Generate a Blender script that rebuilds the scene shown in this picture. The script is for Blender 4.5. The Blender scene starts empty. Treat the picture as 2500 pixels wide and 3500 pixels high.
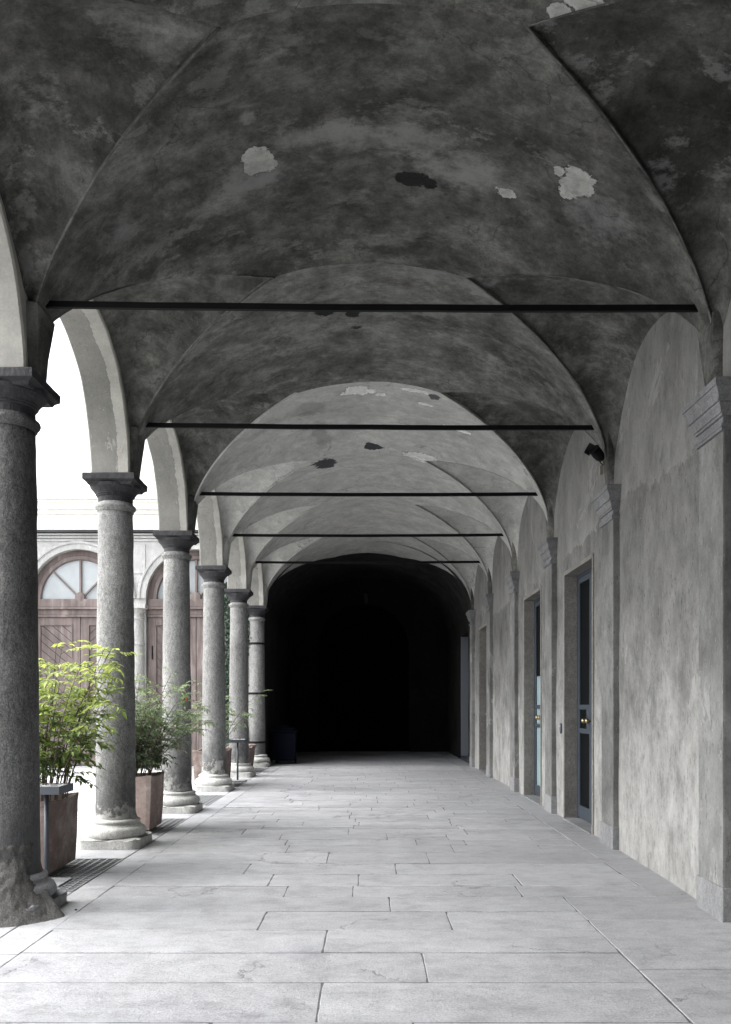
import bpy, bmesh, math, random
from mathutils import Vector, noise, Matrix
random.seed(7)
R = math.radians
C = bpy.context.scene.collection
SC = bpy.context.scene
# ------------------------------------------------------------------ camera
cam = bpy.data.cameras.new('camera'); camo = bpy.data.objects.new('camera', cam); C.objects.link(camo)
camo.location = (0, 0, 1.553); camo.rotation_euler = (R(90), 0, 0)
cam.sensor_fit = 'HORIZONTAL'; cam.sensor_width = 36; cam.lens = 41.04
cam.shift_x = -0.0008; cam.shift_y = 0.2648; cam.clip_end = 3000
SC.camera = camo
# ------------------------------------------------------------------ sky and sun (bright overcast)
SUN_EL, SUN_AZ = 46, 262        # azimuth: light comes from the courtyard side (-X), a little from behind
w = bpy.data.worlds.new('World'); SC.world = w; w.use_nodes = True
nt = w.node_tree; nt.nodes.clear()
sky = nt.nodes.new('ShaderNodeTexSky'); sky.sky_type = 'NISHITA'; sky.sun_disc = False
sky.sun_elevation = R(SUN_EL); sky.sun_rotation = R(SUN_AZ); sky.air_density = 1.2; sky.dust_density = 3.0
hs = nt.nodes.new('ShaderNodeHueSaturation'); hs.inputs['Saturation'].default_value = 0.22
bg = nt.nodes.new('ShaderNodeBackground'); bg.inputs['Strength'].default_value = 0.15
wo = nt.nodes.new('ShaderNodeOutputWorld')
nt.links.new(sky.outputs[0], hs.inputs['Color']); nt.links.new(hs.outputs[0], bg.inputs[0]); nt.links.new(bg.outputs[0], wo.inputs[0])
sl = bpy.data.lights.new('sun', 'SUN'); sl.energy = 1.5; sl.angle = R(80); sl.color = (1, 0.985, 0.96)
so = bpy.data.objects.new('sun', sl); C.objects.link(so)
_d = Vector((math.sin(R(SUN_AZ)) * math.cos(R(SUN_EL)), math.cos(R(SUN_AZ)) * math.cos(R(SUN_EL)), math.sin(R(SUN_EL))))
so.rotation_euler = _d.to_track_quat('Z', 'Y').to_euler(); so.location = (-20, -5, 20)
SC.view_settings.view_transform = 'Standard'; SC.view_settings.look = 'None'
SC.view_settings.gamma = 1; SC.view_settings.exposure = 1.95
SC.cycles.max_bounces = 10; SC.cycles.diffuse_bounces = 7; SC.cycles.glossy_bounces = 3
SC.cycles.caustics_reflective = False; SC.cycles.caustics_refractive = False
SC.cycles.use_denoising = True

# ------------------------------------------------------------------ helpers
F, VX, VY, CH = 2850.0, 1252.0, 2412.0, 1.553      # focal length and vanishing point of the photograph (2500 x 3500)
def Yk(k): return 6.30 + 3.0 * k
def obj(name, bm, mat, parent=None, smooth=False):
    me = bpy.data.meshes.new(name)
    if isinstance(bm, tuple): me.from_pydata(bm[0], [], bm[1])
    else: bm.to_mesh(me); bm.free()
    if smooth:
        for p in me.polygons: p.use_smooth = True
    for m in (mat if isinstance(mat, list) else [mat]): me.materials.append(m)
    o = bpy.data.objects.new(name, me); C.objects.link(o)
    if parent: o.parent = parent
    return o
def tag(o, label=None, cat=None, group=None, kind=None):
    if label: o['label'] = label
    if cat: o['category'] = cat
    if group: o['group'] = group
    if kind: o['kind'] = kind
    return o
def thing(name, label, cat, loc=(0, 0, 0), group=None, kind=None):
    o = bpy.data.objects.new(name, None); C.objects.link(o); o.location = loc; o.empty_display_size = .2
    return tag(o, label, cat, group, kind)
def box(bm, x0, x1, y0, y1, z0, z1, bev=0.0, seg=2):
    r = bmesh.ops.create_cube(bm, size=1)
    vs = r['verts']
    for v in vs:
        v.co.x = x0 + (v.co.x + .5) * (x1 - x0); v.co.y = y0 + (v.co.y + .5) * (y1 - y0); v.co.z = z0 + (v.co.z + .5) * (z1 - z0)
    if bev > 0:
        es = list({e for v in vs for e in v.link_edges})
        bmesh.ops.bevel(bm, geom=es, offset=bev, segments=seg, affect='EDGES', profile=.6)
def BB(x0, x1, y0, y1, z0, z1, bev=0.0):
    bm = bmesh.new(); box(bm, x0, x1, y0, y1, z0, z1, bev); return bm
def lathe(bm, prof, n=48, a0=0, a1=2 * math.pi, cx=0, cy=0, cap=True):
    full = abs(a1 - a0 - 2 * math.pi) < 1e-6
    m = n if full else n + 1
    rings = []
    for (r, z) in prof:
        rings.append([bm.verts.new((cx + r * math.cos(a0 + (a1 - a0) * i / n), cy + r * math.sin(a0 + (a1 - a0) * i / n), z)) for i in range(m)])
    for a, b in zip(rings, rings[1:]):
        for i in range(n):
            j = (i + 1) % m
            bm.faces.new((a[i], a[j], b[j], b[i]))
    if cap and full:
        bm.faces.new(rings[-1]); bm.faces.new(list(reversed(rings[0])))
def tube(V, Fc, pts, radii, n=6):
    base = len(V); up = Vector((0.13, .21, 1)).normalized()
    for i, p in enumerate(pts):
        t = (pts[min(i + 1, len(pts) - 1)] - pts[max(i - 1, 0)]).normalized()
        a = t.cross(up if abs(t.dot(up)) < .98 else Vector((1, 0, 0))).normalized(); b = t.cross(a)
        for j in range(n):
            q = p + (a * math.cos(2 * math.pi * j / n) + b * math.sin(2 * math.pi * j / n)) * radii[i]
            V.append(q[:])
    for i in range(len(pts) - 1):
        for j in range(n):
            k = (j + 1) % n
            Fc.append((base + i * n + j, base + i * n + k, base + (i + 1) * n + k, base + (i + 1) * n + j))
    Fc.append(tuple(base + j for j in range(n))[::-1]); Fc.append(tuple(base + (len(pts) - 1) * n + j for j in range(n)))
def nz(v, s=1.0, seed=0.0): return noise.noise(Vector(v) * s + Vector((seed, seed * 1.7, -seed)))
def roughen(bm, amp, scale, seed=0.0):
    bm.normal_update()
    ds = [(v, v.normal.copy(), nz(v.co, scale, seed) * .7 + nz(v.co, scale * 2.7, seed + 5) * .3) for v in bm.verts]
    for v, n, d in ds: v.co += n * d * amp

# ------------------------------------------------------------------ materials
class NT:
    def __init__(s, name):
        s.m = bpy.data.materials.new(name); s.m.use_nodes = True; s.t = s.m.node_tree; s.t.nodes.clear()
        s.out = s.n('ShaderNodeOutputMaterial'); s.b = s.n('ShaderNodeBsdfPrincipled'); s.l(s.b.outputs[0], s.out.inputs[0])
        tc = s.n('ShaderNodeTexCoord'); oi = s.n('ShaderNodeObjectInfo')
        s.raw = tc.outputs['Object']
        mul = s.n('ShaderNodeVectorMath', operation='SCALE'); mul.inputs[0].default_value = (37, 11, 23); s.l(oi.outputs['Random'], mul.inputs['Scale'])
        add = s.n('ShaderNodeVectorMath', operation='ADD'); s.l(s.raw, add.inputs[0]); s.l(mul.outputs[0], add.inputs[1])
        s.co = add.outputs[0]
    def n(s, t, **k):
        nd = s.t.nodes.new(t)
        for a, b in k.items(): setattr(nd, a, b)
        return nd
    def l(s, a, b): s.t.links.new(a, b)
    def noise(s, scale, detail=4, rough=.6, co=None, stretch=None, dist=0):
        co = co or s.co
        if stretch:
            mp = s.n('ShaderNodeMapping'); mp.inputs['Scale'].default_value = stretch; s.l(co, mp.inputs[0]); co = mp.outputs[0]
        nd = s.n('ShaderNodeTexNoise'); nd.inputs['Scale'].default_value = scale; nd.inputs['Detail'].default_value = detail
        nd.inputs['Roughness'].default_value = rough; nd.inputs['Distortion'].default_value = dist; s.l(co, nd.inputs['Vector'])
        return nd.outputs['Fac']
    def ramp(s, fac, stops):
        r = s.n('ShaderNodeValToRGB'); e = r.color_ramp.elements
        while len(e) < len(stops): e.new(.5)
        for i, (p, c) in enumerate(stops):
            e[i].position = p; e[i].color = (c, c, c, 1) if isinstance(c, (int, float)) else (*c, 1)
        s.l(fac, r.inputs[0]); return r.outputs[0]
    def mix(s, fac, a, b, bt='MIX'):
        m = s.n('ShaderNodeMix', data_type='RGBA', blend_type=bt)
        for k, v in ((0, fac), (6, a), (7, b)):
            if isinstance(v, (int, float)): m.inputs[k].default_value = v if k == 0 else (v, v, v, 1)
            elif isinstance(v, tuple): m.inputs[k].default_value = (*v, 1)
            else: s.l(v, m.inputs[k])
        return m.outputs[2]
    def math(s, op, a, b=0.0, clamp=False):
        m = s.n('ShaderNodeMath', operation=op, use_clamp=clamp)
        for k, v in ((0, a), (1, b)):
            if isinstance(v, (int, float)): m.inputs[k].default_value = v
            else: s.l(v, m.inputs[k])
        return m.outputs[0]
    def xyz(s, co=None):
        x = s.n('ShaderNodeSeparateXYZ'); s.l(co or s.raw, x.inputs[0]); return x.outputs
    def bump(s, h, strength=.3, dist=.02, prev=None):
        b = s.n('ShaderNodeBump'); b.inputs['Strength'].default_value = strength; b.inputs['Distance'].default_value = dist
        s.l(h, b.inputs['Height'])
        if prev: s.l(prev, b.inputs['Normal'])
        s.l(b.outputs[0], s.b.inputs['Normal']); return b.outputs[0]
    def fin(s, col, rough=.85, metal=0, spec=None):
        if isinstance(col, tuple): s.b.inputs['Base Color'].default_value = (*col, 1)
        else: s.l(col, s.b.inputs['Base Color'])
        if isinstance(rough, (int, float)): s.b.inputs['Roughness'].default_value = rough
        else: s.l(rough, s.b.inputs['Roughness'])
        s.b.inputs['Metallic'].default_value = metal
        if spec is not None: s.b.inputs['Specular IOR Level'].default_value = spec
        return s.m

def vz(X):
    q = 1 - min(1, abs((X - VC) / VA)) ** VN
    return VS + VB * max(q, 0) ** (1 / VN)
def barrel_hit(px, py):
    """where the line of sight through a photo pixel (2500 wide) meets the vault"""
    dx, dz = (px - VX) / F, (VY - py) / F; lo, hi = 1.0, 40.0
    for _ in range(60):
        Y = (lo + hi) / 2
        inside = abs(dx * Y / sXv(Y) - VC) < VA and CH + dz * Y < vz(dx * Y / sXv(Y)) * sZ(Y)
        if inside: lo = Y
        else: hi = Y
    return (dx * Y, Y, CH + dz * Y)
VN = 1.85
VC, VA, VB, VS = .04, 2.66, 1.57, 4.17
def near(Y): return max(0.0, min(1.4, (9.3 - Y) / 3.0))
def sX(Y): return 1 - .036 * near(Y)        # the old portico is a little narrower and lower in its nearest bays
def sZ(Y): return 1 - .019 * near(Y)
def sXv(Y): return 1 - .018 * near(Y)
def settle(V): return [(x * sX(y), y, z * sZ(y)) for x, y, z in V]
def settle_vault(V): return [(x * sXv(y), y, z * sZ(y)) for x, y, z in V]

def blob_fac(N, c, r, wob, k):
    """irregular patch of missing or different plaster: fac 1 inside"""
    sub = N.n('ShaderNodeVectorMath', operation='SUBTRACT'); N.l(N.raw, sub.inputs[0]); sub.inputs[1].default_value = c
    mu = N.n('ShaderNodeVectorMath', operation='MULTIPLY'); N.l(sub.outputs[0], mu.inputs[0]); mu.inputs[1].default_value = tuple(1 / q for q in r)
    ln = N.n('ShaderNodeVectorMath', operation='LENGTH'); N.l(mu.outputs[0], ln.inputs[0])
    d = N.math('ADD', ln.outputs['Value'], N.math('MULTIPLY', N.math('SUBTRACT', wob, .5), 3.8))
    mr = N.n('ShaderNodeMapRange'); N.l(d, mr.inputs[0])
    for i, v in ((1, 1 + k), (2, 1 - k), (3, 0), (4, 1)): mr.inputs[i].default_value = v
    return mr.outputs[0], d

def vault_mat(name, lo, hi, light, blobs, con=.85):
    N = NT(name)
    big = N.noise(.75, 6, .62); mid = N.noise(2.8, 12, .76, dist=.1); fine = N.noise(38, 6, .7, co=N.raw)
    col = N.ramp(big, [(.3, lo), (.5, tuple(.55 * a + .45 * b for a, b in zip(lo, hi))), (.72, hi)])
    col = N.mix(con, col, N.ramp(mid, [(.37, .42), (.5, .9), (.62, 1.55)]), 'MULTIPLY')
    col = N.mix(con * .6, col, N.ramp(N.noise(9.5, 8, .7), [(.36, .65), (.5, 1.), (.64, 1.3)]), 'MULTIPLY')
    # pale wiped areas, limewash showing through
    wipe = N.noise(1.5, 10, .72, stretch=(.75, 1.3, 1), dist=.15)
    col = N.mix(N.math('MULTIPLY', N.ramp(wipe, [(.54, 0.), (.68, 1.)]), .42), col, light)
    col = N.mix(.6, col, N.ramp(fine, [(.3, .75), (.7, 1.25)]), 'MULTIPLY')
    bl = N.noise(3.4, 12, .74, stretch=(.8, 1.2, 1)); col = N.mix(N.math('MULTIPLY', N.math('MULTIPLY', N.ramp(bl, [(.53, 0.), (.60, 1.)]), N.ramp(N.noise(.6, 4, .6), [(.42, 0.), (.6, 1.)])), .38), col, light)
    sp = N.noise(17, 6, .7); col = N.mix(N.math('MULTIPLY', N.ramp(sp, [(.62, 0.), (.68, 1.)]), .5), col, tuple(.35 * q for q in lo))
    col = N.mix(.5, col, N.ramp(N.noise(120, 3, .8, co=N.raw), [(.35, .72), (.65, 1.28)]), 'MULTIPLY')
    wob = N.noise(3.8, 9, .66, co=N.raw); wob2 = N.noise(3.0, 7, .75, co=N.raw)
    hgt = N.math('MULTIPLY', fine, .25)
    for (px, py, rx, ry, c, soft) in blobs:
        P = barrel_hit(px, py); s = P[1] / F
        slope = max(.25, abs((VY - py) / F))      # an ellipse in the photo is longer along the vault
        r = (max(.05, rx * s), max(.05, ry * s / slope * 1.0), 3)
        f, dd = blob_fac(N, P, r, wob2 if soft else wob, .25 if soft else .03)
        if soft: f = N.math('MULTIPLY', f, N.ramp(mid, [(.38, .12), (.6, .8)]))
        cc = N.mix(.8, c, N.ramp(N.noise(11, 9, .8, co=N.raw), [(.36, .45), (.5, 1.), (.64, 1.3)]), 'MULTIPLY') if not soft else c
        if not soft:      # dark outer line paints a rim shadow; second, deeper coat inside
            m1 = N.n('ShaderNodeMapRange'); N.l(dd, m1.inputs[0])
            for i_, v_ in ((1, 1.14), (2, 1.0), (3, 0), (4, 1)): m1.inputs[i_].default_value = v_
            col = N.mix(N.math('MULTIPLY', m1.outputs[0], .45), col, .03)
            m2 = N.n('ShaderNodeMapRange'); N.l(N.math('ADD', dd, N.math('MULTIPLY', fine, .5)), m2.inputs[0])
            for i_, v_ in ((1, .92), (2, .86), (3, 0), (4, 1)): m2.inputs[i_].default_value = v_
            cc = N.mix(N.math('MULTIPLY', m2.outputs[0], .4), cc, tuple(.7 * q for q in c))
        col = N.mix(f, col, cc)
        if not soft: hgt = N.math('SUBTRACT', hgt, f)
    # hairline cracks
    vo = N.n('ShaderNodeTexVoronoi', feature='DISTANCE_TO_EDGE'); vo.inputs['Scale'].default_value = .55
    wv = N.n('ShaderNodeVectorMath', operation='ADD'); N.l(N.raw, wv.inputs[0]); nn = N.n('ShaderNodeTexNoise'); nn.inputs['Scale'].default_value = 2.2; nn.inputs['Detail'].default_value = 6
    N.l(N.raw, nn.inputs['Vector']); N.l(nn.outputs['Color'], wv.inputs[1]); N.l(wv.outputs[0], vo.inputs['Vector'])
    cr = N.math('MULTIPLY', N.ramp(vo.outputs['Distance'], [(0., 1.), (.006, 0.)]), N.ramp(big, [(.48, 0.), (.56, 1.)]))
    col = N.mix(N.math('MULTIPLY', cr, .6), col, .02)
    b = N.bump(N.math('ADD', mid, N.math('MULTIPLY', wipe, .5)), .22, .05)
    N.bump(hgt, .8, .022, b)
    return N.fin(col, .92, spec=.15)

D = 1.5394
LP, DP = (.40, .40, .38), (.018, .018, .019)
blobs_dark = [(577 * D, 372 * D, 50, 40, LP, 0), (1283 * D, 425 * D, 58, 50, LP, 0), (1240 * D, 393 * D, 18, 16, LP, 0), (1128 * D, 441 * D, 34, 16, LP, 0),
    (918 * D, 416 * D, 52, 17, DP, 0), (955 * D, 424 * D, 26, 10, DP, 0), (1250 * D, 30 * D, 50, 32, LP, 0), (1305 * D, 10 * D, 70, 26, LP, 0), (550 * D, 278 * D, 24, 22, (.22, .22, .21), 1),
    (720 * D, 702 * D, 30, 12, DP, 0), (784 * D, 707 * D, 26, 12, DP, 0), (792 * D, 738 * D, 20, 6, DP, 0),
    (700 * D, 318 * D, 170, 36, (.215, .218, .212), 1), (800 * D, 325 * D, 140, 44, (.215, .218, .212), 1), (920 * D, 330 * D, 120, 50, (.205, .207, .20), 1), (1000 * D, 385 * D, 130, 60, (.22, .221, .215), 1), (400 * D, 425 * D, 90, 22, (.205, .207, .20), 1),
    (560 * D, 400 * D, 110, 50, (.2, .2, .2), 1), (700 * D, 745 * D, 130, 22, (.245, .248, .24), 1), (1330 * D, 500 * D, 90, 60, (.2, .2, .2), 1), (250 * D, 520 * D, 60, 60, (.19, .19, .19), 1), (1010 * D, 620 * D, 130, 18, (.2, .2, .2), 1)]
blobs_pale = [(795 * D, 873 * D, 50, 18, (.72, .72, .70), 0), (845 * D, 883 * D, 18, 7, (.72, .72, .70), 0), (930 * D, 873 * D, 46, 7, (.72, .72, .70), 0), (965 * D, 884 * D, 18, 9, (.12, .12, .12), 0), (950 * D, 905 * D, 28, 6, (.72, .72, .70), 0),
    (720 * D, 1030 * D, 34, 22, (.06, .06, .065), 0), (826 * D, 993 * D, 28, 8, (.05, .05, .055), 0), (1010 * D, 958 * D, 60, 7, (.72, .72, .70), 0), (930 * D, 1015 * D, 60, 12, (.68, .68, .66), 0), (690 * D, 915 * D, 50, 24, (.17, .17, .17), 1), (715 * D, 975 * D, 26, 40, (.17, .17, .17), 1)]
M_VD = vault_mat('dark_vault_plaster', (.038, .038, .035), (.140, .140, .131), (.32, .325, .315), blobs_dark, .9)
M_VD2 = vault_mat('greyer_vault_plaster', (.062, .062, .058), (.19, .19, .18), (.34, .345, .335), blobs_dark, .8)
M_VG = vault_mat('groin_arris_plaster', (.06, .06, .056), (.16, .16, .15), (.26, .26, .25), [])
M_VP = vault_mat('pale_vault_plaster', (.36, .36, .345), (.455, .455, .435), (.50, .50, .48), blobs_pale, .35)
M_VX = vault_mat('shade_dark_passage_vault', (.016, .016, .015), (.035, .035, .033), (.06, .06, .057), [])  # darkness of the unlit passage put into the vault colour

def wall_mat(name, lo, hi, line_z=None, up=None, strip=None, streak=.8, low_light_repaint=None):
    N = NT(name); co = N.raw
    big = N.noise(.9, 6, .62, co=co, dist=.3); st = N.noise(2.0, 12, .78, co=co, stretch=(1.25, 1.25, .72), dist=.1)
    st2 = N.noise(6, 10, .78, co=co, stretch=(1.2, 1.2, .6)); fine = N.noise(55, 5, .7, co=co)
    col = N.ramp(big, [(.3, lo), (.7, hi)])
    col = N.mix(streak, col, N.ramp(st, [(.37, .60), (.5, 1.), (.63, 1.28)]), 'MULTIPLY')
    col = N.mix(streak * .7, col, N.ramp(st2, [(.32, .72), (.55, 1.), (.75, 1.12)]), 'MULTIPLY')
    # small dark pits and short scratches
    pit = N.noise(19, 5, .78, co=co, stretch=(1.3, 1.3, .42))
    col = N.mix(N.math('MULTIPLY', N.math('MULTIPLY', N.ramp(pit, [(.575, 0.), (.63, 1.)]), N.ramp(big, [(.4, .3), (.6, 1.)])), .6), col, tuple(.28 * q for q in lo))
    scr = N.noise(34, 4, .8, co=co, stretch=(1.4, 1.4, .22)); col = N.mix(N.math('MULTIPLY', N.ramp(scr, [(.62, 0.), (.66, 1.)]), .45), col, tuple(min(1, 1.7 * q) for q in hi))
    rag = N.noise(3.5, 9, .72, co=co)
    h = N.math('MULTIPLY', fine, .3)
    X, Y, Z = N.xyz()
    if line_z:
        d = N.math('ADD', Z, N.math('MULTIPLY', N.math('SUBTRACT', rag, .5), .6))
        low = N.noise(.33, 1, .5, co=co); d = N.math('ADD', d, N.math('MULTIPLY', N.math('SUBTRACT', low, .5), 1.1))
        m = N.n('ShaderNodeMapRange'); N.l(d, m.inputs[0]); m.inputs[1].default_value = line_z - .01; m.inputs[2].default_value = line_z + .01
        e = N.n('ShaderNodeMapRange'); N.l(d, e.inputs[0]); e.inputs[1].default_value = line_z; e.inputs[2].default_value = line_z + .10; e.inputs[3].default_value = 1; e.inputs[4].default_value = 0
        ucol = N.mix(.8, up, N.ramp(st, [(.32, .5), (.5, .95), (.66, 1.15)]), 'MULTIPLY')
        ucol = N.mix(.5, ucol, N.ramp(N.noise(1.6, 8, .7, co=co, stretch=(1, 1, .5)), [(.38, .6), (.6, 1.15)]), 'MULTIPLY')
        col = N.mix(m.outputs[0], col, ucol)
        col = N.mix(N.math('MULTIPLY', N.math('MULTIPLY', e.outputs[0], m.outputs[0]), .15), col, tuple(min(1, q * 1.5) for q in up))
        h = N.math('ADD', h, m.outputs[0])
    # patches where a coat has come off
    pm = N.noise(.95, 10, .68, co=co, dist=.9); pf = N.ramp(pm, [(.615, 0.), (.63, 1.)])
    col = N.mix(N.math('MULTIPLY', pf, .5), col, tuple(min(1, q * 1.45) for q in hi)); h = N.math('SUBTRACT', h, N.math('MULTIPLY', pf, .6))
    if strip:
        d = N.math('ADD', X, N.math('MULTIPLY', N.math('SUBTRACT', rag, .5), .16))
        m = N.n('ShaderNodeMapRange'); N.l(d, m.inputs[0]); m.inputs[1].default_value = strip[0] - .003; m.inputs[2].default_value = strip[0] + .003
        col = N.mix(m.outputs[0], col, N.mix(.7, strip[1], N.ramp(rag, [(.35, .75), (.6, 1.1)]), 'MULTIPLY')); h = N.math('SUBTRACT', h, m.outputs[0])
    if low_light_repaint:   # grime and pale repaint near the ground; stronger low light painted in too
        d = N.math('SUBTRACT', Z, N.math('MULTIPLY', rag, low_light_repaint)); m = N.n('ShaderNodeMapRange'); N.l(d, m.inputs[0]); m.inputs[1].default_value = .5; m.inputs[2].default_value = -.9
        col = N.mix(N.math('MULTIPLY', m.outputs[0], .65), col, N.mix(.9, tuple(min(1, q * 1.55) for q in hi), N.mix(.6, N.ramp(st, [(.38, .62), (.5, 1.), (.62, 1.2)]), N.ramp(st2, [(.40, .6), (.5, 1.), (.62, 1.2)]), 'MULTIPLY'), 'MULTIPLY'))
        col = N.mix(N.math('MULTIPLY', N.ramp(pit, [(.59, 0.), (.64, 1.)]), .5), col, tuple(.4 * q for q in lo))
    col = N.mix(.5, col, N.ramp(fine, [(.3, .8), (.7, 1.2)]), 'MULTIPLY')
    b = N.bump(N.math('ADD', st, big), .25, .03); N.bump(h, .5, .008, b)
    return N.fin(col, .9, spec=.2)
M_WALL = wall_mat('grey_wall_plaster', (.115, .115, .112), (.232, .231, .226), 3.60, (.215, .215, .208), low_light_repaint=3.3)
M_PIL = wall_mat('grey_pilaster_plaster', (.115, .117, .115), (.25, .252, .247))
M_ARCH = wall_mat('arch_plaster', (.17, .168, .155), (.27, .265, .245), strip=(-2.70, (.34, .332, .305)), streak=.4)
M_PASS = wall_mat('shade_dark_passage_plaster', (.008, .008, .008), (.030, .029, .027), streak=1.)  # near-black: the passage's lack of light is painted into the plaster
M_ENDW = wall_mat('shade_dark_end_wall_plaster', (.004, .004, .004), (.010, .010, .0095))  # deep shade at the passage end painted as almost black plaster
M_FAC = wall_mat('courtyard_facade_plaster', (.36, .36, .355), (.48, .48, .47), streak=.5)
M_WHT = wall_mat('white_upper_plaster', (.78, .77, .72), (.85, .84, .80), streak=.15)
M_WHITEROOM = NT('white_room_paint').fin((.16, .175, .20), .8)

def stone_mat(name, lo, hi, speck=1.0, dark_low=False, mort=None, rough=.75):
    N = NT(name)
    big = N.noise(1.6, 5, .6, stretch=(1, 1, .5)); sp = N.noise(92, 3, .75, stretch=(1, 1, .75)); sp2 = N.noise(30, 5, .72, stretch=(1, 1, .5)); med = N.noise(9, 6, .65)
    col = N.ramp(big, [(.3, lo), (.7, hi)])
    col = N.mix(.75 * speck if speck <= 1 else .85, col, N.ramp(sp, [(.36, .42), (.5, 1.), (.64, 1.5)]), 'MULTIPLY')
    col = N.mix(.52 * min(1.2, speck), col, N.ramp(sp2, [(.36, .4), (.5, 1.), (.64, 1.3)]), 'MULTIPLY')
    col = N.mix(.5, col, N.ramp(med, [(.35, .75), (.65, 1.15)]), 'MULTIPLY')
    h = N.math('ADD', N.math('MULTIPLY', sp2, .6), N.math('MULTIPLY', med, .7))
    X, Y, Z = N.xyz()
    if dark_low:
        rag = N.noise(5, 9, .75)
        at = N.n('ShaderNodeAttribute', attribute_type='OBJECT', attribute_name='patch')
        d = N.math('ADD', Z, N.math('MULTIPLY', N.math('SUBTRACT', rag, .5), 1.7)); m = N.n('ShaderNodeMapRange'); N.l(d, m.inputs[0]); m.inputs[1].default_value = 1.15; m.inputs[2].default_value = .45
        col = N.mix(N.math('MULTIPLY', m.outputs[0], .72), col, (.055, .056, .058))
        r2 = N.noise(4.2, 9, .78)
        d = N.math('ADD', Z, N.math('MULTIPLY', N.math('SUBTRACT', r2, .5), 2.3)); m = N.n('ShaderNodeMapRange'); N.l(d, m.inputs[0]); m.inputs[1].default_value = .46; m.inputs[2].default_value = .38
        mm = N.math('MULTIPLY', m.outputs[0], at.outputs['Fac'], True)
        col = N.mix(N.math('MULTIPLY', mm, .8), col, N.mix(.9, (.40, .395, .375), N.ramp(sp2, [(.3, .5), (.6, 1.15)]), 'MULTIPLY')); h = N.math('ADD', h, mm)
    b = N.bump(h, .8, .02)
    return N.fin(col, rough, spec=.3)
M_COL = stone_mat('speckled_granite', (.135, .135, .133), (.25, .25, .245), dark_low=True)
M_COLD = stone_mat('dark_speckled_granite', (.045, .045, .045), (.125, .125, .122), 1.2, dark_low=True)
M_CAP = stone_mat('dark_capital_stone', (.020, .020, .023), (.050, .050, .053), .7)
M_BASE = stone_mat('worn_base_stone', (.36, .36, .35), (.52, .52, .50), .55)
M_PLIN = stone_mat('plinth_stone', (.17, .174, .18), (.27, .274, .28), .5)
M_LUMP = stone_mat('crumbling_mortar', (.045, .044, .042), (.15, .147, .14), .9)
M_REV = stone_mat('brown_reveal_stone', (.16, .155, .145), (.24, .23, .215), .6)
M_CAPR = stone_mat('grey_moulding_stone', (.15, .153, .158), (.225, .228, .235), .6)

def simple(name, col, rough=.6, metal=0, var=.25, scale=12, bump=.15, spec=None):
    N = NT(name); a = N.noise(scale, 6, .65); c = N.mix(var, col, N.ramp(a, [(.3, .5), (.7, 1.4)]), 'MULTIPLY')
    N.bump(N.noise(scale * 5, 4, .6), bump, .004); return N.fin(c, rough, metal, spec)
M_IRON = simple('black_iron', (.006, .006, .0065), .7, 0, .3, spec=.15)
M_STEEL = simple('painted_dark_steel', (.045, .052, .066), .5, 0, .25)
M_GALV = simple('galvanised_steel', (.33, .34, .35), .5, .3, .3, 30)
M_DOOR = simple('slate_blue_door_paint', (.036, .047, .062), .45, 0, .2, 8, .1)
M_BRASS = simple('polished_brass', (.34, .28, .17), .3, 1, .1)
M_VOID = simple('dark_pit', (.012, .012, .013), .9)
M_GATE = simple('shade_dark_gate_wood', (.003, .003, .003), .95, spec=.05)  # passage darkness put into the gate colour
M_BIN = simple('navy_plastic', (.003, .0045, .010), .8, 0, .2, spec=.1)
M_LAMPP = simple('cream_lamp_plastic', (.20, .195, .16), .5, 0, .1)
def glass_mat(name, col, rough, spec=.5):
    N = NT(name); return N.fin(N.mix(.5, col, N.ramp(N.noise(2.0, 5, .6), [(.3, .7), (.7, 1.2)]), 'MULTIPLY'), rough, 0, spec)
M_GLD = glass_mat('dark_door_glass', (.004, .005, .0055), .3, .04)
M_GLF = glass_mat('frosted_door_glass', (.26, .36, .39), .35)
M_GLW = glass_mat('pale_fanlight_glass', (.36, .385, .40), .25)
M_GLM = glass_mat('meshed_fanlight_glass', (.26, .28, .29), .4)
def terracotta(name='terracotta', g=1.0):
    N = NT(name); a = N.noise(5, 8, .65); b = N.noise(40, 4, .6)
    c = N.ramp(a, [(.3, (.130, .098, .084)), (.55, (.195, .150, .132)), (.72, (.34, .275, .255))])
    c = N.mix(.5, c, N.ramp(b, [(.3, .8), (.7, 1.15)]), 'MULTIPLY'); c = N.mix(1., c, (g, g, g * 1.03), 'MULTIPLY')
    sc = N.noise(2.3, 8, .7); c = N.mix(N.math('MULTIPLY', N.ramp(sc, [(.5, 0.), (.6, 1.)]), .35), c, (.42, .37, .35))
    N.bump(b, .25, .006); return N.fin(c, .85, spec=.2)
M_TERR = terracotta()
M_TERR2 = terracotta('pale_terracotta', 1.45)
def wood():
    N = NT('weathered_brown_wood'); g = N.noise(6, 7, .65, stretch=(1, 1, .12), dist=.6); f = N.noise(2.2, 5, .6)
    c = N.ramp(g, [(.3, (.075, .056, .051)), (.55, (.15, .117, .109)), (.75, (.27, .225, .213))])
    c = N.mix(.6, c, N.ramp(f, [(.3, .65), (.7, 1.35)]), 'MULTIPLY'); N.bump(g, .3, .006); return N.fin(c, .6)
M_WOOD = wood()
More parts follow.
